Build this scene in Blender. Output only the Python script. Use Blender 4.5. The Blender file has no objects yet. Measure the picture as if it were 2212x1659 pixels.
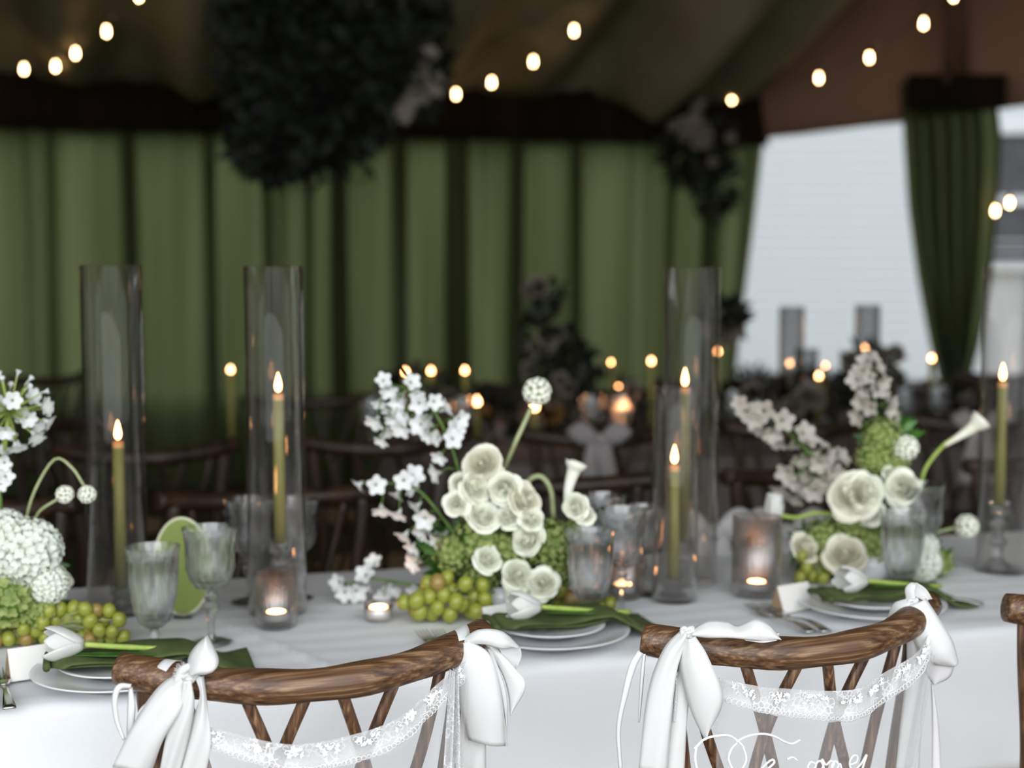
import bpy, math, random
import numpy as np
from mathutils import Vector, Matrix, Quaternion
random.seed(7)
R = random.Random(11)
sc = bpy.context.scene
COL = sc.collection
PI = math.pi
# ------------------------------------------------------------------ camera, world, exposure
F = 3072.0; CX = 1106.0; CY = 829.5; HCAM = 1.36
PITCH = math.atan((CY - 575.0) / F)
cam_d = bpy.data.cameras.new('camera'); cam = bpy.data.objects.new('camera', cam_d); COL.objects.link(cam)
cam.location = (0, 0, HCAM); cam.rotation_euler = (PI / 2 - PITCH, 0, 0)
cam_d.sensor_width = 36; cam_d.lens = F / 2212 * 36
cam_d.dof.use_dof = True; cam_d.dof.focus_distance = 1.87; cam_d.dof.aperture_fstop = 2.3
cam_d.clip_end = 200
sc.camera = cam
w = bpy.data.worlds.new('sky'); sc.world = w; w.use_nodes = True
bg = w.node_tree.nodes['Background']; bg.inputs[0].default_value = (0.93, 0.97, 1.0, 1); bg.inputs[1].default_value = 1.25
sc.view_settings.view_transform = 'Standard'; sc.view_settings.look = 'None'
sc.view_settings.gamma = 1; sc.view_settings.exposure = 0.42
sc.view_settings.use_curve_mapping = False
sc.cycles.transparent_max_bounces = 24
sc.cycles.max_bounces = 14; sc.cycles.transmission_bounces = 12
sc.cycles.caustics_reflective = False; sc.cycles.caustics_refractive = False

ld = bpy.data.lights.new('daylight', 'AREA'); ld.shape = 'RECTANGLE'; ld.size = 5.0; ld.size_y = 2.4; ld.energy = 84; ld.color = (.95, .98, 1.0)
lo_ = bpy.data.objects.new('daylight_through_the_open_side', ld); COL.objects.link(lo_); lo_.location = (.3, -1.1, 1.75); lo_.rotation_euler = (PI / 2 - .22, 0, 0)
def ray(px, py):
    x = (px - CX) / F; y = -(py - CY) / F
    c, s = math.cos(PITCH), math.sin(PITCH)
    return Vector((x, c + y * s, -s + y * c))
def W(px, py, Y):
    d = ray(px, py); return Vector((0, 0, HCAM)) + d * (Y / d.y)
def Z(px, py, z):
    d = ray(px, py); return Vector((0, 0, HCAM)) + d * ((z - HCAM) / d.z)
TT = 0.75           # table top height
# ------------------------------------------------------------------ materials
MATS = {}
def nodes(name):
    m = bpy.data.materials.new(name); m.use_nodes = True
    nt = m.node_tree; return m, nt, nt.nodes['Principled BSDF'], nt.nodes['Material Output']
def noise_col(nt, c1, c2, scale=(5, 5, 5), detail=3, lo=.35, hi=.65, coord='Object', ns=1.0, mid=None):
    tc = nt.nodes.new('ShaderNodeTexCoord'); mp = nt.nodes.new('ShaderNodeMapping'); mp.inputs['Scale'].default_value = scale
    n = nt.nodes.new('ShaderNodeTexNoise'); n.inputs['Scale'].default_value = ns; n.inputs['Detail'].default_value = detail
    r = nt.nodes.new('ShaderNodeValToRGB'); e = r.color_ramp.elements
    e[0].position = lo; e[0].color = (*c1, 1); e[1].position = hi; e[1].color = (*c2, 1)
    if mid: k = e.new((lo + hi) / 2); k.color = (*mid, 1)
    nt.links.new(tc.outputs[coord], mp.inputs[0]); nt.links.new(mp.outputs[0], n.inputs[0]); nt.links.new(n.outputs[0], r.inputs[0])
    return r.outputs[0], n.outputs[0]
def mat(name, c1, c2=None, rough=.5, scale=(8, 8, 8), bump=0, metal=0, sheen=0, lo=.35, hi=.65, detail=3, mid=None, sss=0, transl=0, spec=.5, bscale=None, alpha=None):
    m, nt, p, out = nodes(name)
    if c2 is None: c2 = tuple(min(1, x * 1.12) for x in c1)
    col, fac = noise_col(nt, c1, c2, scale, detail, lo, hi, mid=mid)
    nt.links.new(col, p.inputs['Base Color'])
    p.inputs['Roughness'].default_value = rough; p.inputs['Metallic'].default_value = metal
    p.inputs['Specular IOR Level'].default_value = spec
    if sheen: p.inputs['Sheen Weight'].default_value = sheen
    if bump:
        b = nt.nodes.new('ShaderNodeBump'); b.inputs['Strength'].default_value = bump; b.inputs['Distance'].default_value = .002
        if bscale:
            _, fac = noise_col(nt, c1, c2, bscale, 3)
        nt.links.new(fac, b.inputs['Height']); nt.links.new(b.outputs[0], p.inputs['Normal'])
    if transl:
        t = nt.nodes.new('ShaderNodeBsdfTranslucent'); nt.links.new(col, t.inputs[0])
        mx = nt.nodes.new('ShaderNodeMixShader'); mx.inputs[0].default_value = transl
        nt.links.new(p.outputs[0], mx.inputs[1]); nt.links.new(t.outputs[0], mx.inputs[2]); nt.links.new(mx.outputs[0], out.inputs[0])
    MATS[name] = m; return m
def emis(name, col, s):
    m, nt, p, out = nodes(name)
    e = nt.nodes.new('ShaderNodeEmission'); e.inputs[0].default_value = (*col, 1); e.inputs[1].default_value = s
    nt.links.new(e.outputs[0], out.inputs[0]); MATS[name] = m; return m
def glass_real(name, col=(1, 1, 1), ior=1.5, rough=0.0):
    m, nt, p, out = nodes(name)
    p.inputs['Base Color'].default_value = (*col, 1); p.inputs['Transmission Weight'].default_value = 1
    p.inputs['IOR'].default_value = ior; p.inputs['Roughness'].default_value = rough
    MATS[name] = m; return m
def glass_thin(name, col=(.93, .93, .92), boost=1.0, rough=.02):
    m, nt, p, out = nodes(name)
    t = nt.nodes.new('ShaderNodeBsdfTransparent'); t.inputs[0].default_value = (*col, 1)
    g = nt.nodes.new('ShaderNodeBsdfGlossy'); g.inputs[0].default_value = (.95, .95, .95, 1); g.inputs['Roughness'].default_value = rough
    lw_ = nt.nodes.new('ShaderNodeLayerWeight'); lw_.inputs[0].default_value = .5
    f = nt.nodes.new('ShaderNodeMath'); f.operation = 'POWER'; f.inputs[1].default_value = 2.2; nt.links.new(lw_.outputs['Facing'], f.inputs[0])
    ml = nt.nodes.new('ShaderNodeMath'); ml.operation = 'MULTIPLY_ADD'; ml.inputs[1].default_value = .8; ml.inputs[2].default_value = .04 * boost; ml.use_clamp = True
    mx = nt.nodes.new('ShaderNodeMixShader')
    nt.links.new(f.outputs[0], ml.inputs[0]); nt.links.new(ml.outputs[0], mx.inputs[0])
    nt.links.new(t.outputs[0], mx.inputs[1]); nt.links.new(g.outputs[0], mx.inputs[2]); nt.links.new(mx.outputs[0], out.inputs[0])
    MATS[name] = m; return m
def sheer(name, col, op, lace=False):
    m, nt, p, out = nodes(name)
    d = nt.nodes.new('ShaderNodeBsdfDiffuse'); d.inputs[0].default_value = (*col, 1)
    tl = nt.nodes.new('ShaderNodeBsdfTranslucent'); tl.inputs[0].default_value = (*col, 1)
    dm = nt.nodes.new('ShaderNodeMixShader'); dm.inputs[0].default_value = .35
    nt.links.new(d.outputs[0], dm.inputs[1]); nt.links.new(tl.outputs[0], dm.inputs[2])
    t = nt.nodes.new('ShaderNodeBsdfTransparent'); mx = nt.nodes.new('ShaderNodeMixShader'); mx.inputs[0].default_value = op
    if lace:
        tc = nt.nodes.new('ShaderNodeTexCoord')
        v = nt.nodes.new('ShaderNodeTexVoronoi'); v.feature = 'DISTANCE_TO_EDGE'; v.inputs['Scale'].default_value = 620
        n = nt.nodes.new('ShaderNodeTexNoise'); n.inputs['Scale'].default_value = 38; n.inputs['Detail'].default_value = 1
        v2 = nt.nodes.new('ShaderNodeTexVoronoi'); v2.feature = 'DISTANCE_TO_EDGE'; v2.inputs['Scale'].default_value = 130
        nt.links.new(tc.outputs['Object'], v.inputs[0]); nt.links.new(tc.outputs['Object'], n.inputs[0]); nt.links.new(tc.outputs['Object'], v2.inputs[0])
        lt = nt.nodes.new('ShaderNodeMath'); lt.operation = 'LESS_THAN'; lt.inputs[1].default_value = .06; nt.links.new(v.outputs[0], lt.inputs[0])
        lt2 = nt.nodes.new('ShaderNodeMath'); lt2.operation = 'LESS_THAN'; lt2.inputs[1].default_value = .09; nt.links.new(v2.outputs[0], lt2.inputs[0])
        gt = nt.nodes.new('ShaderNodeMath'); gt.operation = 'GREATER_THAN'; gt.inputs[1].default_value = .5; nt.links.new(n.outputs[0], gt.inputs[0])
        a = nt.nodes.new('ShaderNodeMath'); a.operation = 'MULTIPLY'; nt.links.new(lt2.outputs[0], a.inputs[0]); nt.links.new(gt.outputs[0], a.inputs[1])
        s1 = nt.nodes.new('ShaderNodeMath'); s1.operation = 'MULTIPLY_ADD'; s1.inputs[1].default_value = .25; s1.inputs[2].default_value = op
        nt.links.new(lt.outputs[0], s1.inputs[0])
        s2 = nt.nodes.new('ShaderNodeMath'); s2.operation = 'MULTIPLY_ADD'; s2.inputs[1].default_value = .45; s2.use_clamp = True
        nt.links.new(a.outputs[0], s2.inputs[0]); nt.links.new(s1.outputs[0], s2.inputs[2])
        nt.links.new(s2.outputs[0], mx.inputs[0])
    nt.links.new(t.outputs[0], mx.inputs[1]); nt.links.new(dm.outputs[0], mx.inputs[2]); nt.links.new(mx.outputs[0], out.inputs[0])
    MATS[name] = m; return m

mat('wood', (.020, .008, .004), (.34, .22, .125), rough=.42, scale=(2.6, 210, 210), detail=3, lo=.26, hi=.80, bump=.4, mid=(.12, .057, .025))
mat('wood_up', (.028, .011, .005), (.36, .22, .12), rough=.45, scale=(190, 190, 3), detail=3, lo=.3, hi=.8, bump=.3, mid=(.12, .055, .024))
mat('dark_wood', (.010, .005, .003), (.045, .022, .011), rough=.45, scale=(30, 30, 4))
mat('cane', (.25, .16, .08), (.35, .24, .13), rough=.7, scale=(200, 200, 200))
mat('linen', (.74, .75, .77), (.80, .81, .83), rough=.9, scale=(3, 3, 3), bump=.25, bscale=(600, 250, 600), sheen=.2, spec=.2)
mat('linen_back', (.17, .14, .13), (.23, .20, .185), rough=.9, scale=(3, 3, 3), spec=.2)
mat('linen_pale', (.27, .24, .24), (.33, .30, .30), rough=.9)
mat('satin', (.76, .76, .75), (.80, .80, .79), rough=.42, scale=(6, 6, 6), sheen=.3, transl=.22)
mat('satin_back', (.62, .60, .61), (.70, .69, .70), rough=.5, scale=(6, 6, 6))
mat('porcelain', (.78, .79, .81), (.82, .83, .85), rough=.15, scale=(3, 3, 3))
mat('napkin_green', (.062, .084, .028), (.10, .126, .045), rough=.85, scale=(18, 18, 18), bump=.3, spec=.2, bscale=(500, 500, 500))
mat('tulip_white', (.84, .84, .82), (.90, .90, .87), rough=.5, scale=(30, 30, 30), transl=.3)
mat('stem_green', (.30, .42, .07), (.42, .52, .12), rough=.5, scale=(40, 40, 40))
mat('stem_dark', (.07, .15, .02), (.13, .24, .04), rough=.5, scale=(40, 40, 40))
mat('stem_pale', (.30, .34, .16), (.40, .44, .24), rough=.5, scale=(40, 40, 40))
mat('leaf_green', (.035, .13, .015), (.10, .26, .04), rough=.45, scale=(30, 30, 30), transl=.2)
mat('rose_cream', (.86, .87, .70), (.95, .95, .88), rough=.6, scale=(25, 25, 25), transl=.06)
mat('rose_ivory', (.80, .77, .60), (.92, .91, .80), rough=.6, scale=(25, 25, 25), transl=.06)
mat('floret_white', (.82, .84, .84), (.92, .93, .92), rough=.6, scale=(60, 60, 60), transl=.2)
mat('floret_blush', (.50, .45, .40), (.66, .62, .56), rough=.6, scale=(60, 60, 60), transl=.3)
mat('hydrangea_green', (.25, .33, .07), (.50, .56, .22), rough=.6, scale=(40, 40, 40), transl=.3)
mat('hydrangea_white', (.76, .82, .68), (.90, .92, .87), rough=.6, scale=(30, 30, 30), transl=.18)
mat('grape', (.19, .22, .022), (.40, .42, .07), rough=.28, scale=(22, 22, 22))
mat('grape_tan', (.25, .17, .04), (.38, .26, .08), rough=.3, scale=(22, 22, 22))
mat('wax_olive', (.22, .21, .055), (.27, .26, .075), rough=.5, scale=(10, 10, 10))
mat('wax_tip', (.75, .38, .13), (.8, .42, .15), rough=.5)
mat('wax_white', (.8, .75, .68), (.85, .8, .74), rough=.5)
mat('wick', (.01, .01, .01), (.02, .02, .02), rough=.9)
mat('silver', (.55, .54, .52), (.65, .64, .62), rough=.22, metal=1)
mat('kraft', (.36, .24, .14), (.44, .31, .19), rough=.9)
mat('card_white', (.82, .80, .77), (.86, .84, .81), rough=.9)
mat('lime_card', (.27, .35, .08), (.35, .43, .12), rough=.55, scale=(9, 9, 9), transl=.25)
mat('cream_rim', (.60, .60, .42), (.68, .68, .5), rough=.5)
mat('ink', (.05, .05, .05), (.07, .07, .07), rough=.9)
mat('black_metal', (.012, .010, .009), (.02, .018, .016), rough=.5)
mat('floor_wood', (.035, .02, .013), (.07, .045, .03), rough=.6, scale=(1, 8, 1))
mat('ground', (.16, .17, .13), (.24, .25, .2), rough=.95, scale=(1, 1, 1))
mat('ceiling_cloth', (.20, .175, .10), (.26, .23, .135), rough=.9, scale=(2, 2, 2), spec=.1)
mat('roof_cloth', (.5, .5, .48), (.55, .55, .53), rough=.9, spec=.1)
mat('brown_cloth', (.30, .17, .11), (.36, .21, .14), rough=.9, scale=(1, 1, 1), spec=.1)
mat('pole_brown', (.07, .035, .022), (.09, .048, .03), rough=.7)
mat('valance_dark', (.014, .009, .006), (.022, .014, .009), rough=.95, scale=(4, 4, .3), spec=.1)
mat('curtain_green', (.104, .123, .048), (.178, .208, .094), rough=.9, scale=(5, 5, .25), transl=.55, spec=.1)
mat('siding', (.70, .72, .75), (.75, .77, .8), rough=.7, scale=(1, 1, 8))
mat('house_trim', (.75, .76, .78), rough=.6)
mat('window_dark', (.03, .03, .035), (.06, .06, .07), rough=.1)
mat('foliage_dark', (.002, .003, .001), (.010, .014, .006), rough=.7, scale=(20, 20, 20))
mat('bloom_dim', (.10, .085, .07), (.26, .22, .18), rough=.7, scale=(20, 20, 20))
mat('amber_bloom', (.16, .09, .02), (.30, .18, .05), rough=.7, scale=(20, 20, 20))
mat('veil_cord', (.88, .88, .88), rough=.7)
emis('flame', (1.0, .47, .16), 13.0)
emis('flame_core', (1.0, .80, .45), 16.0)
emis('flame_far', (1.0, .43, .17), 19.0)
emis('bulb_glow', (1.0, .62, .30), 27.0)
glass_thin('crystal', (.97, .98, .99), 1.8, .015)
def blend_refraction(name, fac):
    nt = MATS[name].node_tree; out = nt.nodes['Material Output']; old = out.inputs[0].links[0].from_socket
    g = nt.nodes.new('ShaderNodeBsdfGlass'); g.inputs['IOR'].default_value = 1.45; g.inputs['Roughness'].default_value = .0; g.inputs[0].default_value = (1, 1, 1, 1)
    mx = nt.nodes.new('ShaderNodeMixShader'); mx.inputs[0].default_value = fac
    nt.links.new(old, mx.inputs[1]); nt.links.new(g.outputs[0], mx.inputs[2]); nt.links.new(mx.outputs[0], out.inputs[0])
blend_refraction('crystal', .4)
glass_real('water', (1, 1, 1), 1.12)
glass_thin('clear_glass', (.95, .94, .93), .45)
glass_thin('far_glass', (.82, .82, .82), 1.0)
glass_thin('ribbed_glass', (.92, .91, .91), 3.4, .22)
sheer('veil', (.86, .86, .88), .21)
sheer('lace', (.88, .88, .89), .36, True)
def petal_scallops(): pass

# printed rings on the small plates
def plate_mat():
    m, nt, p, out = nodes('plate_print')
    tc = nt.nodes.new('ShaderNodeTexCoord'); g = nt.nodes.new('ShaderNodeVectorMath'); g.operation = 'LENGTH'
    mp = nt.nodes.new('ShaderNodeMapping'); mp.inputs['Scale'].default_value = (1, 1, 0)
    nt.links.new(tc.outputs['Object'], mp.inputs[0]); nt.links.new(mp.outputs[0], g.inputs[0])
    r = nt.nodes.new('ShaderNodeValToRGB'); r.color_ramp.interpolation = 'CONSTANT'
    e = r.color_ramp.elements; e[0].color = (.8, .81, .83, 1); e[0].position = 0
    e[1].position = .068; e[1].color = (.25, .28, .28, 1)
    for pos, c in ((.0695, .81), (.075, .35), (.0758, .81)):
        k = e.new(pos); k.color = (c, c, c, 1)
    nt.links.new(g.outputs['Value'], r.inputs[0]); nt.links.new(r.outputs[0], p.inputs['Base Color'])
    p.inputs['Roughness'].default_value = .15; MATS['plate_print'] = m
plate_mat()

# ------------------------------------------------------------------ object helpers
def tag(o, label=None, cat=None, group=None, kind=None):
    if label: o['label'] = label
    if cat: o['category'] = cat
    if group: o['group'] = group
    if kind: o['kind'] = kind
    return o
def thing(name, label, cat, loc=(0, 0, 0), rz=0, group=None):
    o = bpy.data.objects.new(name, None); COL.objects.link(o); o.empty_display_size = .05
    o.location = loc; o.rotation_euler = (0, 0, rz)
    return tag(o, label, cat, group)
class MB:
    def __init__(s): s.v = []; s.f = []; s.m = []; s.cur = 0
    def add(s, vs, fs):
        b = len(s.v); s.v += [tuple(v) for v in vs]; s.f += [tuple(b + i for i in f) for f in fs]; s.m += [s.cur] * len(fs)
    def box(s, c, d, rz=0, M=None):
        vs = []
        for x in (-.5, .5):
            for y in (-.5, .5):
                for z in (-.5, .5):
                    v = Vector((x * d[0], y * d[1], z * d[2]))
                    if M is not None: v = M @ v
                    elif rz: v = Matrix.Rotation(rz, 3, 'Z') @ v
                    vs.append(v + Vector(c))
        s.add(vs, [(0, 1, 3, 2), (4, 6, 7, 5), (0, 4, 5, 1), (2, 3, 7, 6), (0, 2, 6, 4), (1, 5, 7, 3)])
    def tube(s, pts, r, n=8, cap=True, flat=None, up=None):
        pts = [Vector(p) for p in pts]; m = len(pts)
        rr = r if isinstance(r, (list, tuple)) else [r] * m
        vs = []; prev = None
        for i, p in enumerate(pts):
            t = (pts[min(i + 1, m - 1)] - pts[max(i - 1, 0)]).normalized()
            if prev is None:
                a = Vector(up) if up else (Vector((0, 0, 1)) if abs(t.z) < .9 else Vector((1, 0, 0)))
                a = (a - t * a.dot(t)).normalized()
            else:
                a = (prev - t * prev.dot(t)).normalized()
            prev = a; b = t.cross(a)
            fl = flat if flat else 1
            for k in range(n):
                an = 2 * PI * k / n
                vs.append(p + a * math.cos(an) * rr[i] + b * math.sin(an) * rr[i] * fl)
        fs = [(i * n + k, i * n + (k + 1) % n, (i + 1) * n + (k + 1) % n, (i + 1) * n + k) for i in range(m - 1) for k in range(n)]
        if cap: fs += [tuple(reversed(range(n))), tuple((m - 1) * n + k for k in range(n))]
        s.add(vs, fs)
    def lathe(s, prof, n=32, c=(0, 0, 0), closed=False, mod=None):
        vs = []
        for j, (r, z) in enumerate(prof):
            for k in range(n):
                a = 2 * PI * k / n; q = r * (mod(a, z, j) if mod else 1)
                vs.append((c[0] + q * math.cos(a), c[1] + q * math.sin(a), c[2] + z))
        m = len(prof); fs = [(i * n + k, i * n + (k + 1) % n, (i + 1) * n + (k + 1) % n, (i + 1) * n + k) for i in range(m - 1) for k in range(n)]
        if closed: fs += [((m - 1) * n + k, (m - 1) * n + (k + 1) % n, (k + 1) % n, k) for k in range(n)]
        s.add(vs, fs)
    def ball(s, c, r, nu=10, nv=7, M=None):
        if not isinstance(r, (tuple, list)): r = (r, r, r)
        vs = []
        for j in range(nv + 1):
            ph = PI * j / nv
            for k in range(nu):
                a = 2 * PI * k / nu
                v = Vector((r[0] * math.sin(ph) * math.cos(a), r[1] * math.sin(ph) * math.sin(a), r[2] * math.cos(ph)))
                if M is not None: v = M @ v
                vs.append(v + Vector(c))
        s.add(vs, [(i * nu + k, (i + 1) * nu + k, (i + 1) * nu + (k + 1) % nu, i * nu + (k + 1) % nu) for i in range(nv) for k in range(nu)])
    def grid(s, fn, nu, nv):
        vs = [fn(i / nu, j / nv) for j in range(nv + 1) for i in range(nu + 1)]
        s.add(vs, [(j * (nu + 1) + i, j * (nu + 1) + i + 1, (j + 1) * (nu + 1) + i + 1, (j + 1) * (nu + 1) + i) for j in range(nv) for i in range(nu)])
    def petal(s, base, d, up, L, Wd, curl=0., cup=.3, nu=2, nv=3, tip=.25):
        d = Vector(d).normalized(); up = Vector(up); up = (up - d * up.dot(d)).normalized(); sd = d.cross(up)
        base = Vector(base)
        def fn(u, v):
            ww = Wd * (math.sin(PI * min(1, (.12 + .80 * v))) ** .7)
            if v > .99: ww = Wd * tip
            q = (u - .5) * 2
            return base + d * (L * v) + sd * (q * ww * .5) + up * (curl * L * v * v + cup * q * q * ww * .5)
        s.grid(fn, nu, nv)
    def mesh(s, name, mats, smooth=True):
        me = bpy.data.meshes.new(name); me.from_pydata(s.v, [], s.f)
        for mm in (mats if isinstance(mats, (list, tuple)) else [mats]): me.materials.append(MATS[mm])
        if max(s.m, default=0) > 0: me.polygons.foreach_set('material_index', s.m)
        if smooth: me.polygons.foreach_set('use_smooth', [True] * len(me.polygons))
        me.update(); return me
    def build(s, name, mats, parent=None, smooth=True, world=False, sol=0, sub=0):
        if world and parent is not None:
            top = parent
            while top.parent: top = top.parent
            Mi = (Matrix.Translation(top.location) @ top.rotation_euler.to_matrix().to_4x4()).inverted()
            s.v = [tuple(Mi @ Vector(v)) for v in s.v]
        o = bpy.data.objects.new(name, s.mesh(name, mats, smooth)); COL.objects.link(o)
        if parent is not None: o.parent = parent
        if sol:
            md = o.modifiers.new('thickness', 'SOLIDIFY'); md.thickness = sol; md.offset = 0
        if sub:
            md = o.modifiers.new('smooth', 'SUBSURF'); md.levels = sub; md.render_levels = sub
        return o
def inst(name, me, parent, loc, rot=None, scale=1.0, world=True):
    """a part that shares mesh data; loc in world coordinates"""
    o = bpy.data.objects.new(name, me); COL.objects.link(o); o.parent = parent
    p = Vector(loc)
    q = rot if rot is not None else Quaternion()
    if world:
        top = parent
        while top.parent: top = top.parent
        Mi = (Matrix.Translation(top.location) @ top.rotation_euler.to_matrix().to_4x4()).inverted()
        p = Mi @ p; q = Mi.to_quaternion() @ q
    o.location = p; o.rotation_mode = 'QUATERNION'; o.rotation_quaternion = q
    o.scale = scale if isinstance(scale, (tuple, list)) else (scale,) * 3
    return o
def aim(d, spin=0):
    return Vector(d).to_track_quat('Z', 'Y') @ Quaternion((0, 0, 1), spin)
def copy_tree(o, parent=None):
    c = o.copy(); COL.objects.link(c); c.parent = parent
    for ch in list(o.children): copy_tree(ch, c)
    return c
def catmull(P, n):
    P = [Vector(p) for p in P]
    if len(P) == 2: return [P[0].lerp(P[1], i / n) for i in range(n + 1)]
    Q = [P[0] * 2 - P[1]] + P + [P[-1] * 2 - P[-2]]
    out = []; k = len(P) - 1
    for i in range(n + 1):
        t = i / n * k; a = min(int(t), k - 1); t -= a
        p0, p1, p2, p3 = Q[a], Q[a + 1], Q[a + 2], Q[a + 3]
        out.append(.5 * ((2 * p1) + (p2 - p0) * t + (2 * p0 - 5 * p1 + 4 * p2 - p3) * t * t + (3 * p1 - p0 - 3 * p2 + p3) * t ** 3))
    return out

# ------------------------------------------------------------------ setting: tent frame
WA = Vector((-2.99, 8.30, 0)); WB = Vector((1.66, 9.50, 0))
wdir = (WB - WA).normalized(); nin = Vector((wdir.y, -wdir.x, 0))
EAVE = 2.45
fl = MB(); fl.box((0.5, 5.0, -.03), (11, 12.5, .06)); tag(fl.build('floor', 'floor_wood', smooth=False), kind='structure')
gr = MB(); gr.box((0, 14, -.14), (90, 60, .1)); tag(gr.build('ground', 'ground', smooth=False), kind='structure')
def ceil_z(v):
    return EAVE + .13 * v + .055 * v * v if v < 4.4 else max(EAVE + .1, 4.087 - (v - 4.4) * .35)
LW = (WB - WA).length
c = MB()
def cf(u, v):
    s = -1.6 + u * (LW + 1.6); vv = v ** 1.3 * 7.9
    amp = min(1, vv * 2) * (.13 + .04 * math.sin(s * 2.1))
    z = ceil_z(vv) + amp * (math.sin(s * 9.5 + .5 * math.sin(s * 3)) + .6 * math.sin(s * 4.1 + 1)) - .04
    if u > .985: z += (u - .985) * 3
    p = WA + wdir * s + nin * vv
    return (p.x, p.y, z)
c.grid(cf, 220, 50); tag(c.build('ceiling', 'ceiling_cloth', sol=.003), kind='structure')
rf = MB()
def rfn(u, v):
    p = WA + wdir * (-3.2 + u * (LW + 6.2)) + nin * (-.25 + v * 8.3); return (p.x, p.y, ceil_z(max(0, v * 8.1)) + .35)
rf.grid(rfn, 4, 20); o = rf.build('ceiling_outer', 'roof_cloth', sol=.01); o.name = 'trim_1'; tag(o, 'opaque outer skin of the tent roof', kind='structure')
# outer valance hanging outside the rear curtains (dark band at their top)
va = MB()
def vf(u, v):
    p = WA + wdir * (-1.8 + u * (LW + 1.78)) - nin * .10; return (p.x, p.y, EAVE + .35 - v * (EAVE + .35 - 2.13))
va.grid(vf, 60, 6); o = va.build('trim_2', 'valance_dark', sol=.006); tag(o, kind='structure')
sk_ = MB()  # opaque strip added behind the curtains so their lower part gets no backlight
def skf(u, v):
    p = WA + wdir * (-1.8 + u * (LW + 1.7)) - nin * .14; return (p.x, p.y, .60 - v * .60)
sk_.grid(skf, 60, 2); o = sk_.build('curtain_backlight_block', 'valance_dark', sol=.006); tag(o, kind='structure')
# inner top header, drawn tall and dark to stand in for the unlit curtain top
hd = MB()
def hf(u, v):
    s = -1.6 + u * (LW + 1.58); p = WA + wdir * s + nin * (.11 + .022 * math.sin(s * 31 + 2 * math.sin(s * 5)))
    return (p.x, p.y, EAVE + .05 - v * .36)
hd.grid(hf, 260, 3); tag(hd.build('trim_3', 'valance_dark', sol=.004), kind='structure')

# rear curtains: pleated panels hung side by side
def curtain(s0, s1, label, dens, seed, taper=0, top=EAVE + .0, bottom=.02):
    rr = random.Random(seed)
    base = WA + wdir * ((s0 + s1) / 2)
    t = thing('curtain', label, 'curtain', (base.x, base.y, 0), 0, 'green curtains along the rear tent wall')
    mb = MB(); L = s1 - s0; prof = []; x = 0.0; sg = 1
    while x < L:
        w_ = min(rr.uniform(.12, .40), L - x); amp = rr.uniform(.025, .06) * sg; n = max(4, int(w_ * 45)); skw = rr.uniform(-.02, .02)
        for k in range(n):
            q = k / n; prof.append((x + w_ * q + skw * math.sin(2 * PI * q), amp * math.sin(PI * q) + .008 * math.sin(q * 19 + x * 40)))
        x += w_; sg = -sg
        if x < L - .06:
            zw = rr.choice((.05, .07, .10, .14, .20)); nz = rr.choice((1, 1, 2, 3)); dd = 0
            for k in range(nz):
                prof += [(x + zw * .5, .012 + dd), (x + zw, .004 + dd), (x + zw * .5, -.012 + dd * .5), (x, -.02 - dd), (x - .01, -.012 - dd)]
                dd += .008
            prof.append((x + zw, -.004)); x += zw
    m_ = len(prof); ends = prof[-1][0]
    def fn(u, v):
        a_ = min(u * (m_ - 1), m_ - 1.0001); i = int(a_); f_ = a_ - i
        sx_ = prof[i][0] * (1 - f_) + prof[i + 1][0] * f_; dp_ = prof[i][1] * (1 - f_) + prof[i + 1][1] * f_
        s = s0 + sx_ * L / ends + .008 * math.sin(v * 3 + sx_ * 9)
        if taper:
            pull = taper * (v ** 1.2) * (.62 if v < .62 else .62 - (v - .62) * .3)
            s -= pull * (sx_ / ends) ** 2
        p = WA + wdir * s + nin * dp_ * (1 + .25 * math.sin(v * 4 + sx_ * 5))
        return (p.x, p.y, top + (bottom - top) * v)
    mb.grid(fn, m_ - 1, 14)
    mb.build('drape', 'curtain_green', t, world=True)
    hm = MB()
    def hn(u, v):
        x = fn(u, 1.0); return (x[0], x[1], bottom + .012 * (1 - v))
    hm.grid(hn, m_ - 1, 1); hm.build('hem', 'curtain_green', t, world=True, sol=.004)
    return t
cl = ['far left green curtain, mostly behind the leftmost glass cylinder', 'green curtain behind the second glass cylinder, under the dark hanging greenery',
      'green curtain in the middle of the rear wall, above the centre flowers', 'green curtain with deep brown folds, right of the middle',
      'rightmost rear green curtain, tied back beside the bright opening']
ss = [-1.55, .15, 1.62, 2.78, 3.86, LW]
for i in range(5):
    curtain(ss[i], ss[i + 1] + .03, cl[i], 6.5, 30 + i, taper=.42 if i == 4 else 0)

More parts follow.
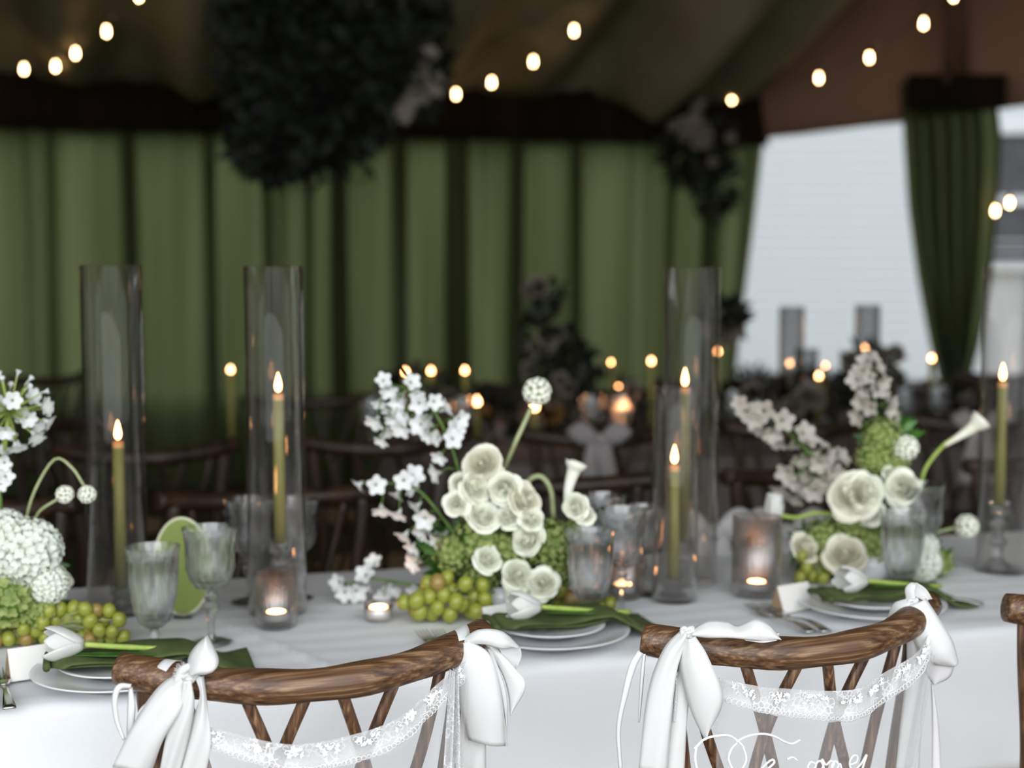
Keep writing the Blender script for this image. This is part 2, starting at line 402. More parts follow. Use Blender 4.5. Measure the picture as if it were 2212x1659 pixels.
# gathered corner curtain right of the opening
def gathered(name, label, xa, xb, Ya, Yb, ytop, prof, nf, group=None):
    """xa..xb pixel span at the head; prof: list of (py, left px, right px)"""
    t = thing(name, label, 'curtain', W((xa + xb) / 2, 900, (Ya + Yb) / 2).xy.to_3d(), 0, group)
    mb = MB()
    pys = [p[0] for p in prof]
    def fn(u, v):
        py = pys[0] + (pys[-1] - pys[0]) * v
        lx = np.interp(py, pys, [p[1] for p in prof]); rx = np.interp(py, pys, [p[2] for p in prof])
        Y = Ya + (Yb - Ya) * u
        p = W(lx + (rx - lx) * u, py, Y)
        k = .07 * math.sin(u * PI * 2 * nf) + .03 * math.sin(u * PI * 2 * nf * 2.3 + 1)
        return (p.x, p.y + k, p.z)
    mb.grid(fn, 160, 30); mb.build('drape', 'curtain_green', t, world=True)
    return t
t = gathered('curtain', 'tall green curtain gathered in at the waist right of the bright opening', 1950, 2150, 8.35, 7.85, 180,
         [(175, 1948, 2168), (230, 1952, 2150), (300, 1955, 2158), (450, 1965, 2150), (600, 1985, 2135), (740, 2012, 2110), (830, 2035, 2085), (860, 2038, 2082), (1000, 2020, 2110), (1120, 2000, 2120)], 6)
hb = MB()
def hbf(u, v):
    p = W(1950 + 210 * u, 165 + 75 * v, 8.25 - .5 * u); return (p.x, p.y - .09 + .02 * math.sin(u * 50), p.z)
hb.grid(hbf, 60, 4); hb.build('header', 'valance_dark', t, world=True, sol=.01)
tb = MB(); a = W(2038, 838, 8.15); b = W(2084, 842, 7.9)
cc = (a + b) / 2
tb.tube([cc + Vector((.10 * math.cos(x), .16 * math.sin(x), 0)) for x in np.linspace(0, 2 * PI, 20)], .02, 8, cap=False); tb.build('tieback', 'valance_dark', t, world=True)
m = MB()
for px in (2046, 2078):
    m.tube([W(px, 178, 7.95), W(px + 4, 60, 7.9), W(px - 6, -80, 7.8)], [.032, .022, .020], 8)
m.build('hanging_strap', 'pole_brown', t, world=True)
# brown gable cloth above the opening
PB = W(1630, 302, 9.45); PC = W(1952, 264, 8.5); PD = W(2320, 214, 7.4)
gb = MB()
def gf(u, v):
    q = PB.lerp(PC, u * 2) if u < .5 else PC.lerp(PD, (u - .5) * 2)
    return (q.x + .25 * v * v, q.y - .35 * v, q.z + v * 2.0 + .015 * math.sin(u * 25) * v)
gb.grid(gf, 60, 14); tag(gb.build('wall_right', 'brown_cloth', sol=.004), kind='structure')
rw = MB()  # unseen wall added on the right to keep daylight out of the interior
def rwf(u, v):
    q = PD.lerp(Vector((3.7, 1.2, 0)), u); return (q.x + .04 * math.sin(u * 120), q.y, 3.0 - 2.98 * v)
rw.grid(rwf, 300, 2); tag(rw.build('right_light_block', 'curtain_green', sol=.004), kind='structure')
# left side curtain, outside the frame
lw = MB()
def lf(u, v):
    p = WA - wdir * 1.6 + nin * (u * 7.5); k = .05 * math.sin(u * 90); return (p.x + k, p.y, 2.7 - 2.68 * v)
lw.grid(lf, 300, 2); tag(lw.build('wall_left', 'valance_dark', sol=.004), kind='structure')

# ------------------------------------------------------------------ house outside
HY = 15.0
house = thing('clapboard_house', 'white clapboard house seen through the bright tent opening', 'house', (4.5, HY, 0), -.03)
hw = MB(); hw.box((1.0, .25, 3.2), (8.5, .3, 6.4)); hw.build('wall', 'siding', house, smooth=False)
wx = 2 * 0 + (W(2182, 400, HY).x - 4.5)      # window position
me = MB()
me.add([(-2.0, 0, 0), (2.0, 0, 0), (2.0, -.022, 0), (-2.0, -.022, 0), (-2.0, 0, .115), (2.0, 0, .115), (2.0, -.006, .115), (-2.0, -.006, .115)],
       [(0, 1, 2, 3), (3, 2, 6, 7), (7, 6, 5, 4), (0, 3, 7, 4), (1, 5, 6, 2)])
bme = me.mesh('clapboard', 'siding', smooth=False)
for k in range(46):
    inst('clapboard', bme, house, (wx - .42 - 2.0, .10, .16 + k * .112), world=False)
for k in range(46):
    if 14 <= k < 26 or k < 12: continue
    inst('clapboard', bme, house, (wx + 1.55, .10, .16 + k * .112), world=False, scale=(.97, 1, 1))
wf = MB()
for dx in (-.36, .36): wf.box((wx + dx, .06, 2.05), (.1, .1, 1.5))
for z in (1.35, 2.05, 2.78): wf.box((wx, .06, z), (.8, .1, .09))
wo = wf.build('window', 'house_trim', house, smooth=False)
gp = MB(); gp.box((wx, .09, 2.05), (.66, .02, 1.4)); gp.build('pane', 'window_dark', wo, smooth=False)
fd = MB(); fd.box((1.0, .1, .02), (8.4, .2, .24)); fd.build('foundation', 'black_metal', house, smooth=False)
# dark porch door right of the window
pr = MB(); pr.box((wx + .7, .08, 1.0), (.9, .08, 2.1)); pr.build('door', 'window_dark', house, smooth=False)

# low dark shrubs by the house
def leafball(mb, c, r, n, size, rr, flat=.8):
    c = Vector(c)
    for _ in range(n):
        d = Vector((rr.gauss(0, 1), rr.gauss(0, 1), rr.gauss(0, 1))).normalized()
        rad = rr.uniform(.55, 1.0)
        p = c + Vector((d.x * r[0], d.y * r[1], d.z * r[2])) * rad
        dd = (d + Vector((rr.uniform(-.7, .7), rr.uniform(-.7, .7), rr.uniform(-.7, .7)))).normalized()
        mb.petal(p, dd, d, size * rr.uniform(.7, 1.3), size * .5, curl=rr.uniform(-.4, .1), cup=.2, nu=2, nv=2, tip=.1)
rr = random.Random(5)
for px, wd in ((1600, .35), (1730, .3), (1860, .4)):
    p = W(px, 850, 12.5)
    sh = thing('garden_shrub', {1600: 'low dark shrub below the siding, beside the green curtain', 1730: 'low dark shrub below the siding, behind the left far cylinder',
               1860: 'low dark shrub below the siding, behind the right far cylinder'}[px], 'shrub', (p.x, p.y, -.09), 0, 'shrubs outside the opening')
    m = MB(); leafball(m, (0, 0, .3), (wd, wd, .25), 300, .1, rr); tag(m.build('foliage', 'foliage_dark', sh, smooth=False), kind='stuff')
    m = MB(); m.tube([(0, 0, 0), (0, 0, .3)], .02, 6); m.build('stem', 'dark_wood', sh)

# ------------------------------------------------------------------ string lights
bulb = MB(); bulb.lathe([(0.0001, -.014), (.005, -.012), (.0085, -.006), (.0095, 0), (.008, .008), (.006, .018), (.006, .028)], 12)
bulb_me = bulb.mesh('bulb', 'bulb_glow')
sock = MB(); sock.lathe([(.0001, .055), (.009, .055), (.010, .028), (.0001, .026)], 10); sock_me = sock.mesh('socket', 'black_metal')
def string(label, pts):
    P = [W(*q) for q in pts]
    t = thing('string_light', label, 'string lights', P[0], 0, 'warm bulb strings under the tent ceiling')
    m = MB(); Q = [p + Vector((0, 0, .06)) for p in P]
    path = []
    for a_, b_ in zip(Q[:-1], Q[1:]):
        for i in range(6):
            s_ = i / 6; q = a_.lerp(b_, s_); q.z -= .03 * math.sin(PI * s_); path.append(q)
    path.append(Q[-1]); m.tube(path, .003, 5); m.build('cord', 'black_metal', t, world=True)
    for p in P:
        b_ = inst('bulb', bulb_me, t, p); s_ = inst('socket', sock_me, t, p)
string('string of warm bulbs at the upper left, over the dark ceiling', [(52, 152, 7.8), (120, 146, 7.6), (163, 118, 7.35), (230, 71, 7.0), (300, -6, 6.5), (380, -90, 6.0)])
string('string of four warm bulbs above the middle of the rear curtains', [(985, 206, 8.6), (1062, 181, 8.25), (1152, 136, 7.9), (1240, 69, 7.5), (1330, -40, 7.0)])
string('string of warm bulbs at the upper right, crossing the brown cloth', [(1581, 216, 8.9), (1769, 171, 8.2), (1878, 127, 7.75), (1995, 54, 7.2), (2060, -6, 6.8), (2140, -90, 6.3)])
string('two orange bulbs hanging low right of the gathered curtain', [(2150, 458, 7.5), (2181, 441, 7.9)])

# ------------------------------------------------------------------ hanging greenery (chandelier) over the far tables
ch = thing('hanging_floral_installation', 'large dark cloud of greenery hanging under the tent ceiling', 'hanging flowers', W(700, 180, 6.0), 0)
m = MB(); rr = random.Random(9)
for px, py, rx, rz_ in ((640, 60, 130, 110), (620, 190, 125, 130), (700, 260, 110, 70), (610, 300, 90, 60), (780, 90, 100, 110), (830, 20, 110, 60), (570, 20, 90, 80), (740, 180, 110, 100), (860, 150, 80, 80)):
    s_ = 6.0 / F; leafball(m, W(px, py, 6.0), (rx * s_, .22, rz_ * s_), 620, .11, rr)
for k in range(26):   # trailing tips
    p = W(rr.uniform(520, 800), rr.uniform(290, 330), 6.0); q = p + Vector((rr.uniform(-.08, .08), 0, -rr.uniform(.05, .2)))
    m.tube([p, (p + q) / 2, q], .004, 4)
    for j in range(7):
        s_ = rr.random(); z_ = p.lerp(q, s_); m.petal(z_, (rr.uniform(-1, 1), rr.uniform(-1, 1), -.5), (0, 0, 1), .07, .03, nu=2, nv=2)
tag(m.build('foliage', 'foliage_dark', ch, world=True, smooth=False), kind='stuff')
m = MB()
m.tube([W(700, 60, 6.0), W(700, -160, 6.0)], .008, 6); m.build('hanger', 'black_metal', ch, world=True)
m = MB()
for px, py, n in ((900, 165, 10), (925, 190, 10), (870, 225, 8), (850, 130, 6), (760, 140, 5), (840, 10, 8), (610, 190, 3), (905, 120, 6)):
    for _ in range(n):
        p = W(px + rr.gauss(0, 16), py + rr.gauss(0, 16), 5.85)
        for k in range(5):
            a_ = k * 2 * PI / 5; m.petal(p, (math.cos(a_), -.4, math.sin(a_)), (0, -1, 0), .035, .03, nu=2, nv=2)
tag(m.build('blossoms', 'bloom_dim', ch, world=True), 'pale dusky blossoms', kind='stuff')
cf2 = thing('hanging_floral_spray', 'dim pinkish flower spray hanging at the right end of the rear wall', 'hanging flowers', W(1500, 330, 8.9), 0)
m = MB(); q_ = W(1500, 330, 8.9); m.tube([(q_.x, q_.y, q_.z), (q_.x, q_.y, 2.56)], .01, 6); m.build('hanger', 'black_metal', cf2, world=True)
m = MB(); leafball(m, W(1500, 320, 8.9), (.22, .12, .2), 260, .1, rr); leafball(m, W(1540, 400, 8.9), (.12, .1, .2), 120, .09, rr)
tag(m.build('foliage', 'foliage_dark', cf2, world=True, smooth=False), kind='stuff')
m = MB()
for _ in range(24):
    p = W(rr.gauss(1505, 22), rr.gauss(290, 30), 8.7)
    for k in range(5):
        a_ = k * 2 * PI / 5; m.petal(p, (math.cos(a_), -.4, math.sin(a_)), (0, -1, 0), .04, .035, nu=2, nv=2)
tag(m.build('blossoms', 'bloom_dim', cf2, world=True), kind='stuff')

# ------------------------------------------------------------------ crossback chair
HL = .237
def crest_y(x): return -.085 * (1 - (x / HL) ** 2)
def crest_z(x): return .845 + .021 * (x / HL) ** 2
def make_chair(label, dark=False, sh=0, loc=(0, 0, 0), rz=0, group=None):
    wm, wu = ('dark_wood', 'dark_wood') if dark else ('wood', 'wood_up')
    t = thing('crossback_chair', label, 'chair', loc, rz, group)
    m = MB(); pts = [(x, crest_y(x), crest_z(x)) for x in [-HL - .0012, -HL] + list(np.linspace(-HL + .007, HL - .007, 27)) + [HL, HL + .0012]]
    rad = [.0165, .0205] + [.0215 + .0012 * math.sin(i * .9) for i in range(27)] + [.0205, .0165]
    m.tube(pts, rad, 28); m.build('crest_rail', wm, t)
    for s in (-1, 1):
        m = MB(); P = [(s * .205, -.014, .86), (s * .199, -.012, .78), (s * .180, -.008, .64), (s * .170, 0, .46), (s * .172, -.015, .25), (s * .19, -.05, 0)]
        m.tube(catmull(P, 20), [.0165] * 21, 12, flat=.8); m.build('back_post', wu, t)
        m = MB(); P = [(s * .185, .36, .45), (s * .19, .375, .22), (s * .2, .39, 0)]
        m.tube(catmull(P, 8), [.018] * 9, 10); m.build('leg', wu, t)
    for s in (-1, 1):
        for xt, xm, xb in ((.098, .058, -.01), (.020, .056, .135), (.168, .14, .06)):
            m = MB(); P = [(s * xt + sh, crest_y(s * xt + sh) + .004, crest_z(xt) - .008), (s * xm + sh, crest_y(xm) * .55 - .008, .735), (s * (xm + xb) / 2, -.02, .60), (s * xb, 0.0, .47)]
            m.tube(catmull(P, 14), [.0078] * 15, 10, flat=1.0); m.build('cross_splat', wu, t)
    m = MB(); m.lathe([(.0001, .435), (.17, .435), (.205, .44), (.213, .452), (.205, .466), (.18, .468), (.17, .462), (.0001, .460)], 40); 
    m.v = [(x, y * 1.0 + .19, z) for x, y, z in m.v]; m.build('seat', wm, t)
    m = MB(); m.lathe([(.0001, .4665), (.12, .4665), (.168, .4645)], 40); m.v = [(x, y + .19, z) for x, y, z in m.v]; m.build('cane_panel', 'cane', t)
    for s in (-1, 1):
        m = MB(); m.tube([(s * .178, -.02, .2), (s * .19, .37, .2)], .011, 8); m.build('stretcher', wu, t)
    m = MB(); m.tube([(-.19, .372, .24), (.19, .372, .24)], .011, 8); m.build('stretcher', wu, t)
    return t
def chair_from_ends(p1, p2):
    a_, b_ = Z(*p1, .866), Z(*p2, .866); d = b_ - a_; rz = math.atan2(d.y, d.x); c_ = (a_ + b_) / 2
    return Vector((c_.x, c_.y, 0)), rz, d.length
C1, R1, L1 = chair_from_ends((262, 1444), (1040, 1368)); C2, R2, L2 = chair_from_ends((1378, 1380), (2014, 1305))
print('CHAIRS', C1, R1, L1, C2, R2, L2)
C3 = Z(2172, 1312, .866); R3 = .6
C3 = Vector((C3.x, C3.y, 0)) + Vector((math.cos(R3), math.sin(R3), 0)) * HL
chairA = make_chair('brown crossback chair at the left, bows on both ends of its rail', loc=C1, rz=R1)
chairB = make_chair('brown crossback chair right of centre, its veil bearing white script', sh=-.02, loc=C2, rz=R2)
chairC = copy_tree(chairA); chairC.location = C3; chairC.rotation_euler.z = R3
chairC['label'] = 'bare chair at the right edge, only one rail end and post in view'

# ------------------------------------------------------------------ main table + cloth
TR = math.radians(16.3); TX = Vector((math.cos(TR), math.sin(TR), 0)); TY = Vector((-math.sin(TR), math.cos(TR), 0))
T0 = Z(0, 1522, TT); T0 = Vector((T0.x, T0.y, 0)); TWID = .74
def tl(x, y, z=TT): return T0 + TX * x + TY * y + Vector((0, 0, z))
tab = thing('banquet_table', 'long banquet table under the white cloth', 'table', tl(.9, TWID / 2, 0), TR)
m = MB(); m.box((0, 0, .722), (3.9, TWID - .03, .03)); m.build('tabletop', 'dark_wood', tab, smooth=False)
for sx in (-1, 1):
    for sy in (-1, 1):
        m = MB(); m.tube([(sx * 1.75, sy * .28, 0), (sx * 1.75, sy * .28, .71)], .018, 8); m.build('leg', 'black_metal', tab)
cm = MB()
FARCH = [(-.52, 3.03), (.10, 3.20), (.73, 3.38), (1.36, 3.56), (-1.13, 2.86)]
def dent(x, z, back):
    if z > .492: return 0
    k = min(1, (.492 - z) / .018); k = k * k * (3 - 2 * k); d_ = 0
    for c_ in (FARCH if back else [C1, C2, C3]):
        q = Vector((c_[0], c_[1], 0)) - T0; xl = q.dot(TX); yl = q.dot(TY)
        reach = (TWID - (yl - .44)) if back else (yl + .44)
        d_ = max(d_, max(0, reach) * math.exp(-(max(0, abs(x - xl) - .21) / .07) ** 2))
    return d_ * k
prof = []   # (y, z) cross section, front hem -> top -> back hem
for z in np.linspace(.03, .70, 30): prof.append((-.014 - .01 * (1 - z / .7), z))
for a_ in np.linspace(0, PI / 2, 6): prof.append((-.014 + .018 * (1 - math.cos(a_)) + .0, .728 + .018 * math.sin(a_)))
for y in np.linspace(.02, TWID - .02, 64): prof.append((y, .7475))
for a_ in np.linspace(0, PI / 2, 6): prof.append((TWID - .004 + .018 * math.sin(a_), .728 + .018 * math.cos(a_)))
for z in np.linspace(.70, .03, 26): prof.append((TWID + .015, z))
NX = 340; np_ = len(prof)
a1 = Z(478, 1345, TT); b1 = Z(760, 1458, TT)
def tloc(p): q = p - T0; return q.dot(TX), q.dot(TY)
ca, cb = tloc(a1), tloc(b1)
def crease(x, y):
    dx, dy = cb[0] - ca[0], cb[1] - ca[1]; L = math.hypot(dx, dy)
    t_ = ((x - ca[0]) * dx + (y - ca[1]) * dy) / L; d_ = ((x - ca[0]) * dy - (y - ca[1]) * dx) / L
    return d_ if -.25 < t_ < L + .2 else 9
vs = []
for i in range(NX + 1):
    x = -1.1 + 4.0 * i / NX
    for j, (y, z) in enumerate(prof):
        zz, yy = z, y
        if z > .74:
            zz = z + .0008 * math.sin(y * 95 + .8 * math.sin(x * 3)) + .0006 * math.sin(x * 21 + y * 30)
            d_ = crease(x, y); zz += .007 * math.exp(-(d_ / .008) ** 2)
        elif z < .72:
            k = (.74 - z); yy += (-1 if y < .3 else 1) * k * (.012 * math.sin(x * 5.1 + 1.2 * math.sin(x * 2.3)) + .006 * math.sin(x * 13 + z * 3) + .004 * math.sin(z * 22 + x * 2.5))
        if z < .492: yy += (dent(x, z, False) if y < .3 else -dent(x, z, True))
        vs.append(tl(x, yy, zz))
fs = [(i * np_ + j, (i + 1) * np_ + j, (i + 1) * np_ + j + 1, i * np_ + j + 1) for i in range(NX) for j in range(np_ - 1)]
cm.add(vs, fs); cloth = cm.build('tablecloth', 'linen', sol=.0006)
tag(cloth, 'long white cloth draped over the front banquet table', 'tablecloth')

# ------------------------------------------------------------------ glassware
def facet(n, amp): return lambda a_, z, j: 1 + amp * (abs(math.cos(a_ * n / 2)) - .6)
def goblet_water(fill=.66):
    t = thing('water_goblet', '', 'glass')
    out = [(.006, .034), (.014, .036), (.024, .046), (.031, .062), (.0355, .085), (.038, .11), (.0395, .135), (.0412, .155), (.0435, .166)]
    inn = [(.0425, .166), (.0398, .153), (.0378, .133), (.0358, .108), (.0328, .083), (.0275, .062), (.019, .050), (.0001, .046)]
    m = MB()
    def md(a_, z, j):
        if j >= len(out) or z > .148: return 1
        return 1 + .045 * math.cos(a_ * 12 + (z * 130 if z < .1 else 0)) * (1 if z < .12 else .4) + (.016 * math.cos(a_ * 12 - z * 130) if z < .1 else 0)
    m.lathe([(.0001, .034)] + out + inn, 72, mod=md); m.build('bowl', 'crystal', t, smooth=False)
    m = MB(); m.lathe([(.0001, .0062), (.008, .0065), (.006, .012), (.0085, .018), (.011, .023), (.008, .028), (.007, .0338), (.0001, .0338)], 12); m.build('stem', 'crystal', t)
    m = MB(); m.lathe([(.0001, .0005), (.030, .0005), (.031, .0025), (.02, .0045), (.008, .006), (.0001, .006)], 32, mod=facet(10, .03)); m.build('foot', 'crystal', t)
    if fill:
        m = MB(); zt = .05 + (.16 - .05) * fill + .02
        P = [(.0001, .0466), (.0185, .0506), (.027, .0626), (.0322, .083), (.0352, .108)]
        P = [p for p in P if p[1] < zt - .005] + [(np.interp(zt, [.05, .108, .133, .153], [.018, .0352, .0372, .0392]), zt), (.0001, zt)]
        m.lathe(P, 48); m.build('water', 'water', t)
    return t
def goblet_wine():
    t = thing('wine_goblet', '', 'glass')
    out = [(.010, .083), (.024, .090), (.033, .102), (.0375, .120), (.0385, .14), (.0395, .16), (.042, .178), (.0435, .184)]
    inn = [(.0425, .184), (.0408, .177), (.038, .16), (.037, .14), (.0355, .120), (.030, .104), (.020, .094), (.0001, .089)]
    m = MB()
    def md(a_, z, j):
        if j >= len(out) or z > .17: return 1
        return 1 + .045 * math.cos(a_ * 11 + z * 140) * (1 if z < .13 else .3) + (.016 * math.cos(a_ * 11 - z * 140) if z < .13 else 0)
    m.lathe([(.0001, .083)] + out + inn, 66, mod=md); m.build('bowl', 'crystal', t, smooth=False)
    m = MB(); m.lathe([(.0001, .006), (.008, .0062), (.0055, .014), (.006, .035), (.0075, .048), (.013, .055), (.0135, .062), (.008, .067), (.011, .072), (.011, .076), (.007, .079), (.006, .0828), (.0001, .0828)], 10); m.build('stem', 'crystal', t, smooth=False)
    m = MB(); m.lathe([(.0001, .0005), (.032, .0005), (.033, .0025), (.02, .0045), (.009, .0058), (.0001, .0058)], 32, mod=facet(10, .03)); m.build('foot', 'crystal', t)
    return t
wg = goblet_water(); ng = goblet_wine()
first = {id(wg): 1, id(ng): 1}
def place(proto, px, py, label, s=1.0, group=None, z=TT):
    o = proto if first.pop(id(proto), None) else copy_tree(proto)
    p = Z(px, py, z); o.location = (p.x, p.y, z); o.scale = (s, s, s); o.rotation_euler.z = R.uniform(0, 6)
    o['label'] = label
    if group: o['group'] = group
    return o
place(wg, 334, 1402, 'filled crystal water goblet at the left, in front of the green oval card', group='crystal goblets on the front table')
place(wg, 1274, 1352, 'filled crystal water goblet beside the centre flowers', group='crystal goblets on the front table')
place(wg, 1946, 1296, 'filled crystal water goblet in front of the right flowers', s=.98, group='crystal goblets on the front table')
place(ng, 457, 1388, 'empty cut wine goblet beside the green oval card', s=1.03, group='crystal goblets on the front table')
place(ng, 1342, 1332, 'empty cut wine goblet just behind the centre water goblet', s=1.03, group='crystal goblets on the front table')
place(ng, 1985, 1262, 'tall cut wine goblet rising behind the right water goblet', s=1.06, group='crystal goblets on the front table')
place(ng, 540, 1300, 'cut wine goblet just left of the second glass cylinder', s=1.03, group='crystal goblets on the front table')
place(ng, 640, 1292, 'cut goblet partly hidden behind the second glass cylinder', s=1.0, group='crystal goblets on the front table')
place(ng, 1302, 1272, 'cut wine goblet at the back, behind the centre water goblet', s=.98, group='crystal goblets on the front table')
place(ng, 1385, 1284, 'cut goblet at the back, left of the short glass cylinder', s=.9, group='crystal goblets on the front table')

# cylinders with tapers
flame_me = None
def flame_mesh(nm, matn, L=.035, r=.0062):
    m = MB(); m.lathe([(.0002, 0), (r * .75, L * .1), (r, L * .28), (r * .85, L * .5), (r * .45, L * .78), (.0002, L)], 12); return m.mesh(nm, matn)
FM = flame_mesh('flame', 'flame'); FF = flame_mesh('flame', 'flame_far', .021, .0085)
def cylinder(px, py, h, r, label, matn='clear_glass', Y=None, z=TT, group='tall glass cylinders on the front table'):
    p = Z(px, py, z) if Y is None else W(px, py, Y); p.z = z
    t = thing('glass_cylinder', label, 'candle cylinder', p, 0, group)
    m = MB(); th = .0028
    m.lathe([(.0001, .0006), (r - .002, .0006), (r, .003), (r, h - .001), (r - .0008, h), (r - th + .0008, h), (r - th, h - .001), (r - th, .007), (.0001, .007)], 56)
    m.build('tube', matn, t); return t
def holder(pt, h, label, group='crystal taper holders'):
    t = thing('candle_holder', label, 'candle holder', pt, 0, group)
    k = h / .13
    m = MB(); m.lathe([(.0001, .001), (.026, .001), (.027, .004), (.018, .010), (.012, .018)], 12); m.build('base', 'crystal', t, smooth=False)
    m = MB(); m.lathe([(.010, .018), (.012, .03 * k + .01), (.019, .05 * k), (.010, .065 * k), (.018, .085 * k), (.011, .10 * k)] if h > .09 else [(.010, .018), (.017, .026), (.011, .034)], 10); m.build('stem', 'crystal', t, smooth=False)
    m = MB(); m.lathe([(.011, h - .03), (.020, h - .016), (.021, h), (.012, h), (.0105, h - .006), (.0001, h - .006)], 12); m.build('cup', 'crystal', t, smooth=False)
    return t
def taper(pt, z0, z1, label, lean=0, group='lit olive taper candles'):
    t = thing('taper_candle', label, 'candle', (pt.x, pt.y, z0), 0, group)
    L = z1 - z0
    m = MB(); m.tube([(0, 0, 0), (0, 0, L * .5), (0, 0, L - .010)], [.0112, .0106, .0098], 18); m.build('shaft', 'wax_olive', t)
    m = MB(); m.lathe([(.0098, L - .010), (.0102, L - .004), (.0092, L), (.004, L - .001), (.0001, L - .002)], 18); m.build('molten_tip', 'wax_tip', t)
    m = MB(); m.tube([(0, 0, L - .003), (.0003, 0, L + .007)], .0009, 5); m.build('wick', 'wick', t)
    o = bpy.data.objects.new('flame', FM); COL.objects.link(o); o.parent = t; o.location = (0, 0, L + .004)
    return t
def base_at(px, py): return Z(px, py, TT)
def candleset(px, py_base, cyl_h, cyl_r, candle_px, top_py, bot_py, lab_c, lab_t, lab_h):
    p = base_at(px, py_base); cylinder(px, py_base, cyl_h, cyl_r, lab_c)
    q = W(candle_px, 1000, p.y); d_ = q.x - p.x; d_ = max(-cyl_r * .55, min(cyl_r * .55, d_)); q = Vector((p.x + d_, p.y, TT))
    zt = W(candle_px, top_py, p.y).z; zb = W(candle_px, bot_py, p.y).z
    hh = max(.036, zb - TT - .007)
    holder(Vector((q.x, q.y, TT + .0072)), hh, lab_h); taper(q, TT + .0072 + hh - .0058, zt, lab_t)
candleset(256, 1322, .612, .053, 256, 955, 1262, 'leftmost glass cylinder, behind the left goblets', 'lit olive taper inside the leftmost cylinder', 'low crystal holder in the leftmost cylinder')
candleset(600, 1322, .61, .0515, 603, 852, 1165, 'glass cylinder second from the left, with the tall taper', 'lit olive taper in the second cylinder from the left', 'tall crystal holder in the second cylinder from the left')
candleset(1457, 1296, .392, .0415, 1457, 1006, 1262, 'shortest glass cylinder, right of the centre flowers', 'lit olive taper inside the shortest cylinder', 'low crystal holder in the shortest cylinder')
candleset(1488, 1258, .608, .0535, 1478, 838, 1165, 'tall glass cylinder standing just behind the shortest one', 'lit olive taper behind the shortest cylinder, higher of the two', 'crystal holder in the cylinder behind the shortest one')
candleset(2166, 1232, .607, .053, 2161, 826, 1085, 'glass cylinder at the right edge, cut by the frame', 'lit olive taper in the cylinder at the right edge', 'tall crystal holder in the cylinder at the right edge')
# ribbed votives
def votive(px, py, r, h, label, name='ribbed_votive'):
    p = base_at(px, py); t = thing(name, label, 'votive', p, 0, 'votive candles on the front table')
    m = MB()
    m.lathe([(.0001, .0006), (r * .96, .0006), (r, .004), (r, h), (r - .0035, h), (r - .0035, .012), (.0001, .012)], 96, mod=lambda a_, z, j: 1 + (.018 * math.cos(a_ * 30) if j in (2, 3) else 0))
    m.build('cup', 'ribbed_glass', t)
    m = MB(); m.lathe([(.0001, .0125), (r * .62, .0125), (r * .62, .024), (r * .5, .0245), (.0001, .0235)], 28); m.build('tealight', 'wax_white', t)
    o = bpy.data.objects.new('flame', FF); COL.objects.link(o); o.parent = t; o.location = (0, 0, .0242); o.scale = (1.9, 1.9, .22)  # flame squashed to a disc, stands in for the glow of the lit wax
    return t
votive(597, 1352, .0345, .092, 'small ribbed glass votive in front of the second cylinder')
votive(1634, 1284, .045, .148, 'large ribbed glass votive between the short cylinder and the right flowers')
votive(1345, 1290, .035, .09, 'ribbed glass votive at the back behind the centre goblets')
p = base_at(818, 1338); t = thing('tealight', 'low lit tealight left of the centre grapes', 'candle', p, 0, 'votive candles on the front table')
m = MB(); m.lathe([(.0001, .0006), (.024, .0006), (.0255, .004), (.0255, .030), (.0238, .030), (.0238, .0222), (.0001, .0222)], 28); m.build('cup', 'ribbed_glass', t)
m = MB(); m.lathe([(.0001, .0052), (.0215, .0052), (.0215, .020), (.0001, .0215)], 24); m.build('wax', 'wax_white', t)
o = bpy.data.objects.new('flame', FF); COL.objects.link(o); o.parent = t; o.location = (0, 0, .0212); o.scale = (1.9, 1.9, .25)  # flat emissive disc stands in for the glowing wax surface

# green oval card
p = base_at(396, 1334); t = thing('oval_card', 'lime green oval card with a cream rim standing behind the left goblets', 'card', p, .05)
def oval(r1, r2, y0, y1, cz, bm_, n=48, zfix=None):
    vs = []
    for y in (y0, y1):
        for k in range(n): a_ = 2 * PI * k / n; vs.append((r1 * math.cos(a_), y, cz + r2 * math.sin(a_)))
    fs = [tuple(range(n)), tuple(reversed(range(n, 2 * n)))] + [(k, k + n, (k + 1) % n + n, (k + 1) % n) for k in range(n)]
    bm_.add(vs, fs)
m = MB(); oval(.047, .083, -.0015, .0015, .090, m); m.build('face', 'lime_card', t, smooth=False)
m = MB(); m.tube([(.049 * math.cos(a_), 0, .090 + .085 * math.sin(a_)) for a_ in np.linspace(0, 2 * PI, 60)], .0028, 8, cap=False); m.build('rim', 'cream_rim', t)
m = MB(); m.box((0, .006, .0045), (.03, .03, .008)); m.build('stand', 'crystal', t, smooth=False)

